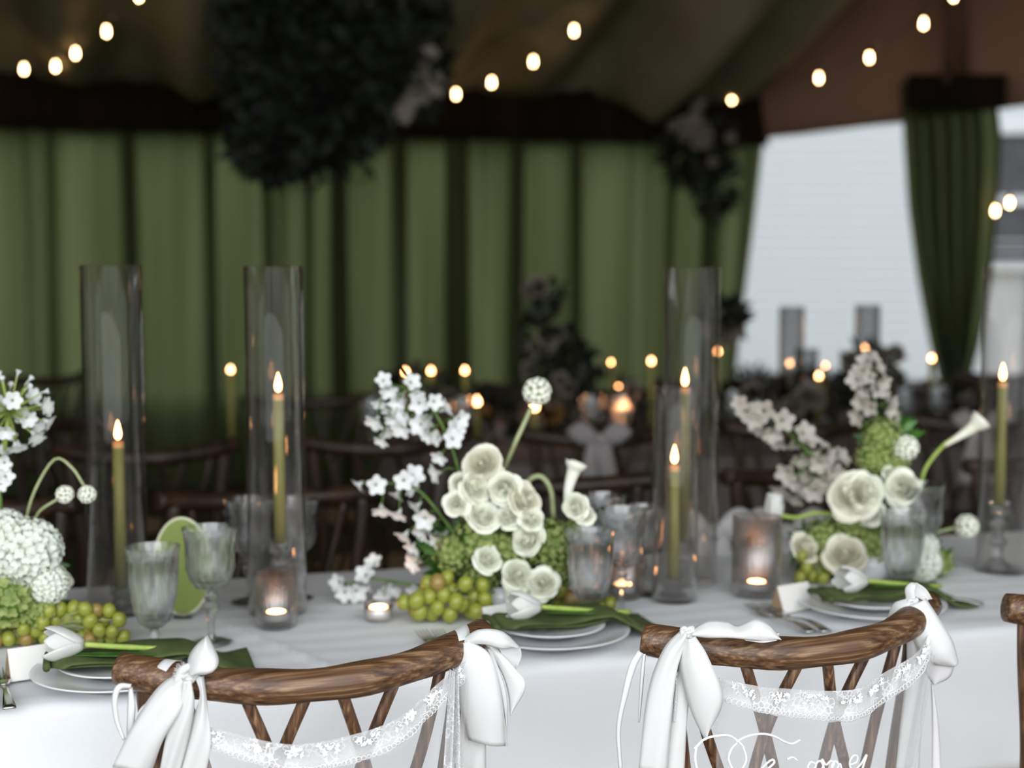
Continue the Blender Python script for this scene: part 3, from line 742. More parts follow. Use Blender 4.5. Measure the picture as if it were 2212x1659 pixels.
# ------------------------------------------------------------------ place settings
def flat_cutlery(kind, label, loc, rz, group):
    t = thing(kind, label, 'cutlery', loc, rz, group)
    m = MB()
    def hz(s_): return .004 + .006 * math.sin(PI * min(1, s_ * 1.1))
    # handle along +y from 0 to .115
    m.grid(lambda u, v: ((u - .5) * (.018 - .011 * min(1, v * 1.6)), v * .115, hz(v)), 3, 10)
    m.build('handle', 'silver', t, sol=.0025)
    if kind == 'table_fork':
        m = MB(); m.grid(lambda u, v: ((u - .5) * (.007 + .018 * math.sin(v * PI / 2)), .115 + v * .035, .006 - .003 * math.sin(PI * v)), 4, 4); m.build('head', 'silver', t, sol=.002)
        for k in range(4):
            m = MB(); x = (k - 1.5) * .0062; m.tube([(x, .149, .006), (x, .17, .0055), (x, .195, .010)], [.0016, .0014, .0006], 6); m.build('tine', 'silver', t)
    else:
        m = MB(); m.grid(lambda u, v: ((u - .35) * .017 * (1 - .8 * v ** 4) , .115 + v * .11, .004), 3, 8); m.build('blade', 'silver', t, sol=.0016)
    return t
dp = MB(); dp.lathe([(.0001, .003), (.055, .003), (.06, .0005), (.064, .0005), (.066, .004), (.08, .008), (.110, .0145), (.1145, .0165), (.1135, .018), (.108, .0165), (.08, .011), (.066, .0075), (.0001, .0068)], 72)
dp_me = dp.mesh('plate', 'porcelain')
sp = MB(); sp.lathe([(.0001, .003), (.04, .003), (.044, .0005), (.048, .0005), (.052, .004), (.088, .0135), (.0905, .0150), (.089, .0162), (.08, .0145), (.055, .0085), (.0001, .007)], 72)
sp_me = sp.mesh('plate', 'plate_print')
def setting(px, py, k, tulip_px, flip=False):
    c_ = base_at(px, py); wh = ['left', 'centre', 'right'][k]
    side = ['at the left chair', 'between the two bowed chairs', 'behind the right bowed chair'][k]
    def L(x, y, z=0): return Vector((c_.x, c_.y, TT + z)) + TX * x + TY * y
    o = bpy.data.objects.new('dinner_plate', dp_me); COL.objects.link(o); o.location = L(0, 0, .0008); o.scale = (1.13,) * 3
    tag(o, f'large white dinner plate {side}', 'plate', 'large white plates')
    o = bpy.data.objects.new('salad_plate', sp_me); COL.objects.link(o); o.location = L(0, .004, .0125)
    tag(o, f'small line-rimmed plate stacked on the dinner plate {side}', 'plate', 'small rimmed plates')
    # napkin: two layers draped over the plates
    t = thing('folded_napkin', f'olive green folded napkin on the plates {side}', 'napkin', L(0, 0, 0), TR, 'olive green napkins')
    for ly, (dz, shx) in enumerate(((.0, 0), (.007, .006))):
        m = MB()
        def fn(u, v):
            x = -.105 + u * .300 * (1 - .25 * ly)
            hw = .052 * (min(1, (u + .02) * 9) ** .5) * (1 + .12 * math.sin(u * 7 + ly))
            if u > .72: hw *= 1 + (u - .72) * 1.1
            y = .008 + (v - .5) * 2 * hw + .03 * u * u - .012 * ly
            z = .033 + dz + .006 * math.sin(v * PI) + .004 * math.sin(u * 9 + v * 3)
            over = max(0, math.hypot(x, y) - .098); z -= over * (.30 + .22 * (1 - v)); z = max(z, .004 + dz * .5)
            if ly == 0: z += .010 * math.exp(-((v - .15) / .12) ** 2) * math.exp(-((u - .75) / .12) ** 2)
            return (x + shx, y, z)
        m.grid(fn, 44, 18); m.build('fold', 'napkin_green', t, sol=.0022)
    m = MB(); m.tube([(-.103, -.045 + i * .009, .037 + .006 * math.sin(PI * i / 9)) for i in range(10)], .0055, 8, flat=1.0); m.build('rolled_edge', 'napkin_green', t)
    # tulip
    hp = W(tulip_px[0], tulip_px[1], c_.y - .0); 
    t = thing('tulip', f'{"half open white" if k != 1 else "closed white"} tulip lying on the green napkin {side}', 'flower', L(0, 0, 0), TR, 'white tulips on the napkins')
    lx = (Vector((hp.x, hp.y, 0)) - Vector((c_.x, c_.y, 0))).dot(TX)
    hx = lx + .02; hz = .062
    axis = Vector((-1, -.05, .12)).normalized()
    opening = [.15, .0, .08][k]
    for q in range(6):
        a_ = q * PI / 3 + .4; inner = q % 2
        e1 = axis.cross(Vector((0, 0, 1))).normalized(); e2 = axis.cross(e1)
        rad = e1 * math.cos(a_) + e2 * math.sin(a_)
        m = MB(); base = Vector((hx, -.02, hz))
        Lp = .056; Wp = .037
        def fn(u, v):
            s_ = (u - .5) * 2; ww = Wp * math.sin(PI * (.10 + .86 * v ** .9)) ** .75
            rr_ = (.004 + .0185 * math.sin(PI * (.06 + .62 * v)) + opening * .02 * v * v) * (.9 if inner else 1.06)
            an = s_ * ww * .5 / max(rr_, .012)
            dirv = e1 * math.cos(a_ + an) + e2 * math.sin(a_ + an)
            return base + axis * (Lp * v * (1 - .05 * s_ * s_)) + dirv * rr_
        m.grid(fn, 6, 9); m.build('petal', 'tulip_white', t, sol=.0007)
    m = MB(); P = catmull([(hx + .001, -.02, hz), (hx + .05, -.016, hz - .008), (hx + .11, -.006, hz - .018), (hx + .165, .004, hz - .026)], 16)
    m.tube(P, [.0042] * 8 + [.0038] * 9, 10); m.build('stem', 'stem_green', t)
    m = MB()
    if k == 0:
        m.grid(lambda u, v: (hx - .03 + .17 * v, -.024 + (u - .5) * .034 * math.sin(PI * min(.98, v + .03)), hz - .013 - .010 * v + .004 * abs(u - .5)), 4, 14)
    else:
        m.grid(lambda u, v: (hx + .01 + .12 * v, -.026 + (u - .5) * .020 * math.sin(PI * min(.98, v + .03)), hz - .010 - .010 * v + .004 * abs(u - .5)), 4, 14)
    m.build('leaf', 'leaf_green', t, sol=.0008)
    # place card
    pc = L(-.132 + (.062 if k == 1 else 0), .055 + (.02 if k == 1 else 0), .001); t = thing('place_card', f'folded white place card with kraft back, {side}', 'place card', pc, TR + .30, 'folded place cards')
    m = MB(); m.add([(-.03, -.018, 0), (.045, -.018, 0), (.045, 0, .045), (-.03, 0, .045)], [(0, 1, 2, 3)]); m.build('front', 'card_white', t, sol=.0006, smooth=False)
    m = MB(); m.add([(-.03, .018, 0), (.045, .018, 0), (.045, 0, .045), (-.03, 0, .045)], [(0, 1, 2, 3)]); m.build('back', 'kraft', t, sol=.0006, smooth=False)
    m = MB(); m.add([(-.0303, -.017, .001), (-.0303, .017, .001), (-.0303, 0, .044)], [(0, 1, 2)]); m.build('gusset', 'kraft', t, sol=.0006, smooth=False)
    ang = TR + .28
    flat_cutlery('table_fork', f'inner silver fork left of the plates {side}', L(-.150, -.115, .0008), TR + .12, 'silver forks')
    flat_cutlery('table_fork', f'outer silver fork left of the plates {side}', L(-.176, -.110, .0008), TR + .12, 'silver forks')
    if k == 2: flat_cutlery('table_knife', f'silver knife pointing away right of the plates {side}', L(.215, -.02, .0008), TR + 1.0, 'silver knives')
setting(262, 1468, 0, (150, 1380))
setting(1190, 1383, 1, (1128, 1325))
setting(1882, 1322, 2, (1828, 1266))

# ------------------------------------------------------------------ flowers: shared part meshes
def rose_mesh(nm, matn, seed, full=1.0):
    rr = random.Random(seed); m = MB()
    m.ball((0, 0, -.1), (.14, .14, .40), 8, 5)
    for n, Rk, zt, fl_ in ((2, .15, .34, .0), (3, .27, .42, .0), (3, .42, .44, .03), (3, .58, .38, .08), (4, .74, .24, .14), (4, .88, .02, .22), (5, .96, -.22, .28)):
        off = rr.uniform(0, 6)
        for k in range(n):
            a0 = off + 2 * PI * k / n + rr.uniform(-.25, .25); wd = PI / n * 1.28; zz = zt + rr.uniform(-.09, .09); Rj = Rk * rr.uniform(.86, 1.12); ph = rr.uniform(0, 6); tw = rr.uniform(-.12, .12)
            def fn(u, v):
                q = (u - .5) * 2; a_ = a0 + q * wd * (.45 + .55 * math.sin(min(1, v * 1.5) * PI / 2))
                edge = 1 - .22 * abs(q) ** 3 * (1 if Rk > .5 else .4)
                r_ = Rj * (.25 + .75 * math.sin(min(1, v * 1.2) * PI / 2)) * (1 + tw * q) * (edge if v > .6 else 1) + fl_ * max(0, v - .68) * 3.2 * (1 - .3 * q * q)
                z = -.6 + (zz + .6) * v - .30 * q * q * v * Rj - .10 * max(0, v - .78) * 5 * fl_ * 4 + .035 * math.sin(q * 5 + ph) * v
                return (r_ * math.cos(a_), r_ * math.sin(a_), z)
            m.grid(fn, 7, 7)
    return m.mesh(nm, matn)
ROSE = [rose_mesh('rose', 'rose_cream', s) for s in (1, 2)]; ROSEI = [rose_mesh('rose', 'rose_ivory', s) for s in (3, 4)]
def floret_mesh(nm, matn, n=5):
    m = MB(); m.lathe([(.0001, -.55), (.12, -.5), (.16, -.25), (.28, .02)], 8)
    for k in range(n):
        a_ = 2 * PI * k / n; ra = Vector((math.cos(a_), math.sin(a_), 0))
        m.petal(ra * .2, ra * .80 + Vector((0, 0, .6)), (0, 0, 1), .90, .86, curl=-.18, cup=.3, nu=3, nv=4, tip=.42)
    return m.mesh(nm, matn)
FLW = floret_mesh('floret', 'floret_white'); FLB = floret_mesh('floret', 'floret_blush'); FL6 = floret_mesh('floret', 'floret_white', 6)
def cluster_mesh(nm, matn, seed, n=150, ps=.17, core='stem_dark', petals=4, ruffle=.1):
    rr = random.Random(seed); m = MB(); m.cur = 1; m.ball((0, 0, 0), .82, 12, 8); m.cur = 0
    for i in range(n):
        z = 1 - 2 * (i + .5) / n; a_ = i * 2.399963; q = math.sqrt(1 - z * z)
        d_ = Vector((q * math.cos(a_), q * math.sin(a_), z)); rad = 1 + rr.uniform(-ruffle, ruffle)
        e1 = d_.orthogonal().normalized(); e2 = d_.cross(e1); off = rr.uniform(0, 3)
        tl_ = d_ + e1 * rr.uniform(-.4, .4) + e2 * rr.uniform(-.4, .4); tl_.normalize()
        for k in range(petals):
            b_ = off + 2 * PI * k / petals
            m.petal(d_ * rad * .93, (e1 * math.cos(b_) + e2 * math.sin(b_)) + tl_ * .35, tl_, ps, ps * 1.0, curl=.1, cup=.15, nu=2, nv=2, tip=.5)
    me_ = m.mesh(nm, [matn, core]); return me_
HYG = cluster_mesh('hydrangea', 'hydrangea_green', 1, 130, .19, ruffle=.2); HYW = cluster_mesh('hydrangea', 'hydrangea_white', 2, 170, .19, core='hydrangea_white', ruffle=.07)
SCB = cluster_mesh('scabiosa', 'rose_cream', 3, 70, .28, core='hydrangea_green', ruffle=.05)
gm = MB(); gm.ball((0, 0, 0), (1, 1, 1.15), 12, 8); GR = gm.mesh('grape', 'grape'); gm = MB(); gm.ball((0, 0, 0), (1, 1, 1.15), 12, 8); GRT = gm.mesh('grape', 'grape_tan')
def face(rr, px=0.0):
    return Vector((rr.uniform(-.85, .85) + px, -1, rr.uniform(-.15, .9)))
def arrangement(name, label, px, py):
    p = base_at(px, py); return thing(name, label, 'flower arrangement', p, 0), p.y
def PX(v, Y): return v / F * Y
def put(root, nm, mesh, px, py, dia, Y, rr, d=None, sq=1):
    s = PX(dia, Y) / 2 * (.88 if nm == 'rose' else .92)
    if nm == 'hydrangea': Y -= .05
    return inst(nm, mesh, root, W(px, py, Y), aim(d or face(rr), rr.uniform(0, 6)), (s, s, s * sq))
def spray(root, label, path, pts, size, Y, rr, fm, stem='stem_dark', sr=.0028, jit=.02, dY=0):
    P = [W(a_, b_, Y + dY) for a_, b_ in path]
    m = MB(); C_ = catmull(P, 14); m.tube(C_, [sr] * 8 + [sr * .7] * 7, 7)
    F_ = [W(a_, b_, Y + dY - .01 + rr.uniform(-jit, jit)) for a_, b_ in pts]
    for q in F_:   # pedicels
        n_ = min(C_, key=lambda c_: (c_ - q).length); m.tube([n_, (n_ + q) / 2 + Vector((0, 0, .006)), q], .0012, 5)
    o = m.build('flower_stem', stem, root, world=True)
    if label: o['label'] = label
    for q in F_:
        n_ = min(C_, key=lambda c_: (c_ - q).length); d_ = (q - n_).normalized() + Vector((rr.uniform(-.4, .4), -.7, rr.uniform(-.5, .3)))
        s = PX(size, Y) / 2 * rr.uniform(.8, 1.1)
        inst('floret', fm, o, q, aim(d_, rr.uniform(0, 6)), s)
    return o
def bunch(label, centers, r, Y0, rr, tan=.1, root_px=None, hang=0):
    b0 = base_at(*root_px); t = thing('grape_bunch', label, 'grapes', b0, 0, 'green grape bunches on the front table')
    m = MB(); top = max(centers, key=lambda q: -q[1])
    st = W(top[0], top[1] - 10, b0.y + .02)
    cs = []
    for (x, y) in centers:
        Y = b0.y + rr.uniform(-.012, .03) + (1 - 0) * 0
        p = W(x, y, Y); p.z = max(p.z, TT + PX(r, Y) * 1.05 + .001); cs.append(p)
    # pull apart overlapping grapes
    rad = PX(r, b0.y)
    for _ in range(14):
        for i in range(len(cs)):
            for j in range(i):
                d_ = cs[i] - cs[j]; L_ = d_.length
                if L_ < rad * 1.75:
                    d_ = (d_.normalized() if L_ > 1e-5 else Vector((0, 1, 0))) * (rad * 1.75 - L_) * .5
                    cs[i] += d_; cs[j] -= d_
            cs[i].z = max(cs[i].z, TT + rad * 1.1)
    mid = sum(cs, Vector()) / len(cs)
    for p in cs: m.tube([mid, (mid + p) / 2 + Vector((0, 0, .004)), p], .0012, 5)
    m.build('stalk', 'stem_pale', t, world=True)
    for p in cs:
        s = rad * rr.uniform(.9, 1.05); inst('grape', GRT if rr.random() < tan else GR, t, p, aim((rr.uniform(-.5, .5), rr.uniform(-.5, .5), 1)), s)
    return t
def fill_leaves(root, blobs, Y, rr, n=120, size=.035, matn='leaf_green'):
    m = MB()
    for px, py, rx, rz_ in blobs: leafball(m, W(px, py, Y + .04), (PX(rx, Y), .045, PX(rz_, Y)), n, size, rr)
    tag(m.build('foliage', matn, root, world=True), kind='stuff')
rr = random.Random(21)
def vase(root, px, py, Y, r=.05, h=.05):
    m = MB(); c_ = base_at(px, py); m.lathe([(.0001, .001), (r * .8, .001), (r, h * .5), (r * .9, h), (r * .8, h), (r * .85, h * .5), (.0001, .006)], 24, c=(c_.x, c_.y, TT)); m.build('bowl', 'porcelain', root, world=True)
# ---- centre arrangement
ar, Y = arrangement('flower_arrangement', 'centre arrangement of cream roses, green hydrangea and arching white sprays', 1085, 1318)
vase(ar, 1085, 1318, Y)
fill_leaves(ar, [(1060, 1190, 90, 80), (1180, 1200, 60, 70), (980, 1200, 50, 50), (1090, 1270, 90, 35)], Y, rr, 110)
for a_ in ((1040, 1170, 120), (980, 1195, 90), (1100, 1190, 110), (1195, 1175, 110), (1190, 1240, 90), (1040, 1250, 90), (1240, 1150, 60)): put(ar, 'hydrangea', HYG, *a_, Y + .02, rr)
for i, a_ in enumerate(((1040, 1002, 92), (1000, 1045, 62), (1032, 1052, 78), (1088, 1058, 80), (1046, 1112, 76), (1137, 1078, 84), (1098, 1112, 62), (1135, 1162, 82), (1056, 1206, 66), (1120, 1240, 78), (1172, 1258, 76), (1122, 1282, 70), (985, 1088, 60), (1150, 1120, 60), (1240, 1095, 62), (1265, 1110, 50))):
    put(ar, 'rose', ROSE[i % 2] if i != 0 and i != 5 else ROSEI[i % 2], *a_, Y - .085 + rr.uniform(-.01, .01), rr)
spray(ar, 'tall white bell-flower spray arching left', [(1010, 1090), (992, 1020), (970, 950), (935, 885), (890, 845), (835, 828)],
      [(828, 822), (838, 842), (868, 852), (888, 826), (905, 872), (938, 868), (958, 884), (820, 868), (846, 884), (872, 898), (812, 908), (838, 930), (868, 924), (826, 950), (850, 905), (908, 918), (945, 945), (926, 940), (992, 905), (982, 928), (978, 948), (951, 985), (945, 1022), (900, 852), (925, 905), (858, 868)], 44, Y, rr, FLW)
spray(ar, 'lower white bell-flower spray reaching left', [(1000, 1180), (950, 1110), (905, 1060), (860, 1045), (790, 1045)],
      [(778, 1045), (812, 1048), (872, 1038), (858, 1066), (892, 1028), (824, 1098), (862, 1108), (902, 1092), (918, 1120), (913, 1150), (876, 1155), (892, 1180), (896, 1216), (960, 1155), (948, 1168), (925, 1140), (885, 1050), (900, 1200)], 46, Y, rr, FLW)
spray(ar, 'short pale spray low at the left', [(960, 1270), (880, 1262), (800, 1250), (735, 1262)],
      [(732, 1258), (745, 1280), (790, 1242), (808, 1216), (770, 1278), (830, 1288), (795, 1270), (850, 1270), (900, 1275), (985, 1240), (1070, 1290), (990, 1225), (1080, 1300)], 46, Y, rr, FLW, dY=.07)
m = MB(); m.tube([W(1088, 1015, Y), W(1118, 945, Y), W(1148, 880, Y)], .0042, 8); o = m.build('flower_stem', 'stem_pale', ar, world=True)
put(o, 'scabiosa', SCB, 1160, 846, 62, Y, rr)
def calla(root, pts, w0, w1, Y, matn):
    m = MB(); P = catmull([W(a_, b_, Y) for a_, b_ in pts], 12)
    n = 14; vs = []
    for i, p in enumerate(P):
        t_ = i / 12; r_ = PX(w0 + (w1 - w0) * t_ ** 1.6, Y) / 2
        ax = (P[min(i + 1, 12)] - P[max(i - 1, 0)]).normalized(); e1 = ax.cross(Vector((0, 1, 0))).normalized(); e2 = ax.cross(e1)
        for k in range(n):
            a_ = 2 * PI * k / (n - 1) * .97; ext = (1 + .35 * math.cos(a_ / 2 - .6)) if t_ > .8 else 1
            vs.append(p + (e1 * math.cos(a_) + e2 * math.sin(a_)) * r_ * ext)
    m.add(vs, [(i * n + k, i * n + k + 1, (i + 1) * n + k + 1, (i + 1) * n + k) for i in range(12) for k in range(n - 1)])
    o = m.build('calla_bloom', matn, root, world=True, sol=.001); return o
calla(ar, [(1225, 1090), (1228, 1055), (1238, 1020), (1246, 998)], 16, 40, Y - .02, 'rose_cream')
m = MB(); m.tube(catmull([W(a_, b_, Y) for a_, b_ in ((1130, 1060), (1145, 1035), (1170, 1030), (1190, 1060), (1195, 1120))], 14), .005, 7); m.build('curled_stem', 'stem_pale', ar, world=True)
m = MB(); m.tube([W(868, 795, Y), W(876, 806, Y), W(886, 818, Y)], .002, 6); m.build('twig', 'dark_wood', ar, world=True)
def scatter(x0, x1, y0, y1, step, rr):
    out = []; y = y0; row = 0
    while y <= y1:
        x = x0 + (step / 2 if row % 2 else 0)
        while x <= x1: out.append((x + rr.uniform(-5, 5), y + rr.uniform(-4, 4))); x += step
        y += step * .82; row += 1
    return out
bunch('grape bunch spilling left of the centre roses', [(905, 1318), (898, 1335), (937, 1335), (967, 1337), (885, 1300), (915, 1282), (930, 1296), (948, 1262), (975, 1275), (965, 1250), (1005, 1262), (1042, 1265), (1000, 1310), (1030, 1320), (1012, 1325), (985, 1300), (940, 1312), (925, 1262), (1045, 1300), (1055, 1325), (900, 1300), (955, 1290), (1025, 1290)], 18, 0, rr, .03, (965, 1345))
bunch('grape bunch right of the centre roses, behind the goblet foot', [(1210, 1275), (1235, 1290), (1262, 1300), (1225, 1315), (1250, 1325), (1290, 1318), (1310, 1305), (1300, 1330), (1272, 1330), (1205, 1300), (1245, 1270)], 16, 0, rr, .2, (1255, 1328))
# ---- right arrangement
ar, Y = arrangement('flower_arrangement', 'right arrangement with one big ruffled rose, tall spires and a calla', 1865, 1246)
vase(ar, 1865, 1246, Y, .055)
fill_leaves(ar, [(1860, 1150, 100, 70), (1980, 1200, 60, 50), (1920, 960, 40, 70), (1780, 1190, 60, 50)], Y, rr, 110)
for a_ in ((1905, 945, 85), (1890, 990, 80), (1930, 1000, 70), (1780, 1165, 90), (1880, 1175, 100), (2030, 1215, 62), (1930, 1140, 90), (1760, 1225, 80), (1840, 1130, 90)): put(ar, 'hydrangea', HYG, *a_, Y + .03, rr)
for a_ in ((1990, 1215, 92), (1995, 1180, 70)): put(ar, 'hydrangea', HYW, *a_, Y - .03, rr)
for i, a_ in enumerate(((1840, 1068, 108), (1875, 1060, 92), (1945, 1055, 84), (1826, 1196, 98), (1745, 1180, 70), (1960, 1090, 60), (1880, 1110, 60))):
    put(ar, 'rose', (ROSEI if i in (0, 3, 4) else ROSE)[i % 2], *a_, Y - .085 + (.02 if i > 3 else 0), rr)
put(ar, 'rose', ROSE[0], 1923, 1022, 34, Y - .05, rr)
put(ar, 'scabiosa', SCB, 1957, 967, 56, Y - .04, rr)
spray(ar, 'pale spray arching left over the napkins', [(1850, 1090), (1790, 1020), (1730, 960), (1660, 900), (1600, 878)],
      [(1598, 872), (1612, 888), (1628, 905), (1650, 888), (1668, 935), (1690, 908), (1680, 948), (1712, 958), (1735, 935), (1745, 950), (1752, 980), (1776, 965), (1790, 985), (1770, 1000), (1732, 990), (1745, 1030), (1715, 1040), (1690, 1055), (1720, 1075), (1760, 1060), (1800, 1020), (1815, 990), (1640, 920), (1780, 1040), (1740, 1055), (1700, 1020)], 48, Y, rr, FLB)
spray(ar, 'upright pale spire behind the green hydrangea', [(1900, 1000), (1898, 930), (1890, 860), (1880, 785)],
      [(1872, 780), (1885, 775), (1862, 800), (1895, 795), (1850, 820), (1878, 815), (1906, 825), (1868, 845), (1910, 855), (1880, 880), (1922, 885), (1860, 870), (1930, 905), (1925, 870), (1855, 900), (1895, 840)], 42, Y, rr, FLB)
m = MB(); m.tube(catmull([W(a_, b_, Y) for a_, b_ in ((1985, 1060), (2000, 1010), (2035, 965), (2062, 945))], 12), .004, 8); o = m.build('flower_stem', 'stem_green', ar, world=True)
calla(ar, [(2040, 962), (2068, 945), (2098, 925), (2120, 905)], 9, 40, Y, 'rose_ivory')
m = MB(); m.tube([W(1990, 1165, Y), W(2030, 1148, Y), W(2070, 1138, Y)], .003, 8); o = m.build('flower_stem', 'stem_pale', ar, world=True)
put(o, 'scabiosa', SCB, 2088, 1136, 52, Y, rr)
m = MB(); m.tube(catmull([W(a_, b_, Y - .03) for a_, b_ in ((1680, 1112), (1720, 1118), (1760, 1108), (1810, 1112))], 12), .004, 8); o = m.build('flower_stem', 'stem_green', ar, world=True)
for k in range(6):
    a_ = k * PI / 3; q = W(1672, 1128, Y - .03); m = MB()
    m.petal(q + Vector((.008 * math.cos(a_), .008 * math.sin(a_), 0)), (math.cos(a_) * .28, math.sin(a_) * .28, 1), (-math.cos(a_), -math.sin(a_), 0), .055, .034, curl=.14, cup=.4, nu=4, nv=5, tip=.3)
    m.build('petal', 'tulip_white', o, world=True)
bunch('pale grape bunch left under the right arrangement', scatter(1728, 1800, 1205, 1255, 27, rr), 14, 0, rr, .02, (1765, 1262))
# ---- left arrangement
ar, Y = arrangement('flower_arrangement', 'left arrangement of white and lime hydrangea, cut by the frame', 40, 1372)
vase(ar, 40, 1368, Y)
fill_leaves(ar, [(30, 1230, 90, 70), (40, 1320, 90, 30)], Y, rr, 90)
for a_ in ((22, 1290, 150), (75, 1320, 80), (-60, 1300, 150), (100, 1310, 60)): put(ar, 'hydrangea', HYG, *a_, Y - .02, rr)
for a_ in ((62, 1190, 150), (5, 1160, 130), (105, 1260, 95), (-70, 1190, 140), (25, 1240, 90)): put(ar, 'hydrangea', HYW, *a_, Y - .02, rr)
put(ar, 'rose', ROSEI[0], 138, 1250, 44, Y + .02, rr)
m = MB(); C_ = W(20, 890, Y); m.tube(catmull([W(-10, 1180, Y), W(0, 1040, Y), C_], 10), .004, 8)
tips = []
for i in range(34):
    z = 1 - 2 * (i + .5) / 34; a_ = i * 2.4; q = math.sqrt(1 - z * z); d_ = Vector((q * math.cos(a_), q * math.sin(a_), z))
    tp = C_ + d_ * .062; m.tube([C_, tp], .0012, 5); tips.append((tp, d_))
o = m.build('flower_stem', 'stem_green', ar, world=True); o['label'] = 'round head of white trumpet florets'
for i, (tp, d_) in enumerate(tips): inst('floret', FL6, o, tp, aim(d_ + Vector((0, 0, -.3))), .0155 if d_.z < .45 else (.005, .005, .02))
spray(ar, 'white florets at the left edge', [(5, 1150), (0, 1060), (-5, 990)], [(4, 975), (0, 1000), (8, 1020), (2, 1045), (-12, 1060), (12, 1030), (10, 1000)], 40, Y, rr, FLW)
for path, hd_ in ((((52, 1135), (75, 1060), (118, 992), (155, 1010), (182, 1050)), (188, 1068)), (((68, 1138), (85, 1105), (115, 1084), (132, 1076)), (140, 1068))):
    m = MB(); m.tube(catmull([W(a_, b_, Y - .01) for a_, b_ in path], 16), .0026, 7); o = m.build('flower_stem', 'stem_pale', ar, world=True)
    put(o, 'bud', SCB, *hd_, 40, Y - .01, rr)
bunch('heap of green grapes behind the left place card', scatter(-30, 262, 1318, 1412, 27, rr), 16, 0, rr, .12, (110, 1398))
rr = random.Random(77)

# ------------------------------------------------------------------ chair veils and satin bows
def chair_pt(C, rz, x, y, z): 
    return Vector((C.x + x * math.cos(rz) - y * math.sin(rz), C.y + x * math.sin(rz) + y * math.cos(rz), z))
def veil(C, rz, label, top, band, zb, xl, xr, seed):
    """top: list (x, z) of the upper edge in chair space"""
    t = thing('chair_veil', label, 'chair veil', chair_pt(C, rz, 0, -.06, zb), rz, 'sheer lace-edged veils on the front chairs')
    xs = [p[0] for p in top]; P = catmull([Vector((a_, 0, b_)) for a_, b_ in top], 120)
    def surf(u, d, k=0.):
        i = u * 120; a_ = int(min(i, 119)); p = P[a_].lerp(P[a_ + 1], i - a_)
        x = p.x; yy = crest_y(max(-.22, min(.22, x))) - .028 + .006 * math.sin(x * 45 + seed) + k
        return x, yy, p.z - .012 - d
    m = MB()
    def bf(u, v):
        x, y, z = surf(u, band * v * (1 + (.06 * abs(math.sin(u * 40)) if v > .99 else 0)) * (.55 + .45 * math.sin(PI * min(1, max(0, .08 + u * .84)))) ** 1, .004 * math.sin(v * 3))
        return chair_pt(C, rz, x, y, z)
    m.grid(bf, 160, 6); m.build('lace_band', 'lace', t, world=True, sol=.0004)
    # raised lace motifs along the band
    m = MB(); r_ = random.Random(seed)
    for k in range(8):
        for q in range(16):
            u = .07 + .86 * k / 7 + r_.uniform(-.036, .036); dd = band * r_.uniform(.12, .42)
            x, y, z = surf(u, dd); c_ = chair_pt(C, rz, x, y - .0014, z); a_ = r_.uniform(0, 6)
            if q % 3 == 0:
                m.tube([chair_pt(C, rz, x + .0032 * math.cos(b_), y - .0014, z + .0026 * math.sin(b_)) for b_ in np.linspace(a_, a_ + 5, 8)], .00035, 4, cap=False)
            else:
                for p_ in range(3):
                    b_ = a_ + p_ * 1.1; e_ = chair_pt(C, rz, x + .006 * math.cos(b_), y - .0014, z + .006 * math.sin(b_)) - c_
                    m.petal(c_, e_, chair_pt(C, rz, 0, -1, 0) - chair_pt(C, rz, 0, 0, 0), .0042, .0024, nu=2, nv=2)
    for k in range(64):
        u = .03 + .94 * k / 63; x, y, z = surf(u, band * .90 * (.55 + .45 * math.sin(PI * min(1, max(0, .08 + u * .84)))))
        rad = .0035 + .001 * math.sin(k); pts = [chair_pt(C, rz, x + rad * math.cos(a_), y - .0015, z + rad * math.sin(a_) * .9) for a_ in np.linspace(0, 2 * PI, 9)]
        m.tube(pts, .0004, 4, cap=False)
    tag(m.build('lace_motifs', 'veil_cord', t, world=True), kind='stuff')
    m = MB()
    def vf_(u, v):
        x, y, z = surf(u, band * .85 * (.55 + .45 * math.sin(PI * min(1, max(0, .08 + u * .84)))))
        x2 = xl + (xr - xl) * u
        vv = v ** .8
        xx = x + (x2 - x) * min(1, v * 1.3); zz = z + (zb - z) * v
        kk = .006 * math.sin(u * 31 + seed) * v + .012 * math.exp(-((u - .93) / .05) ** 2) * math.sin(u * 160)
        return chair_pt(C, rz, xx, y * (1 - .3 * v) + kk - .004, zz)
    m.grid(vf_, 120, 20); m.build('sheer_panel', 'veil', t, world=True)
    return t, surf
v1, s1 = veil(C1, R1, 'sheer veil with a deep lace swag on the left chair', [(-.165, .824), (-.10, .806), (-.04, .795), (.02, .795), (.09, .812), (.15, .838), (.195, .860)], .036, .42, -.17, .18, 1)
v2, s2 = veil(C2, R2, 'sheer veil with white script on the right bowed chair', [(-.165, .835), (-.10, .822), (-.03, .812), (.04, .812), (.11, .826), (.17, .846), (.196, .858)], .042, .42, -.165, .17, 4)
# side fold of lace hanging at the right of the left chair veil
m = MB()
def sf(u, v):
    x = .172 + (u - .5) * (.012 + .05 * v) ; return chair_pt(C1, R1, x, crest_y(x) - .034 + .008 * math.sin(u * 14 + v * 4), .842 - .34 * v)
m.grid(sf, 24, 24); m.build('lace_tail', 'lace', v1, world=True, sol=.0004)
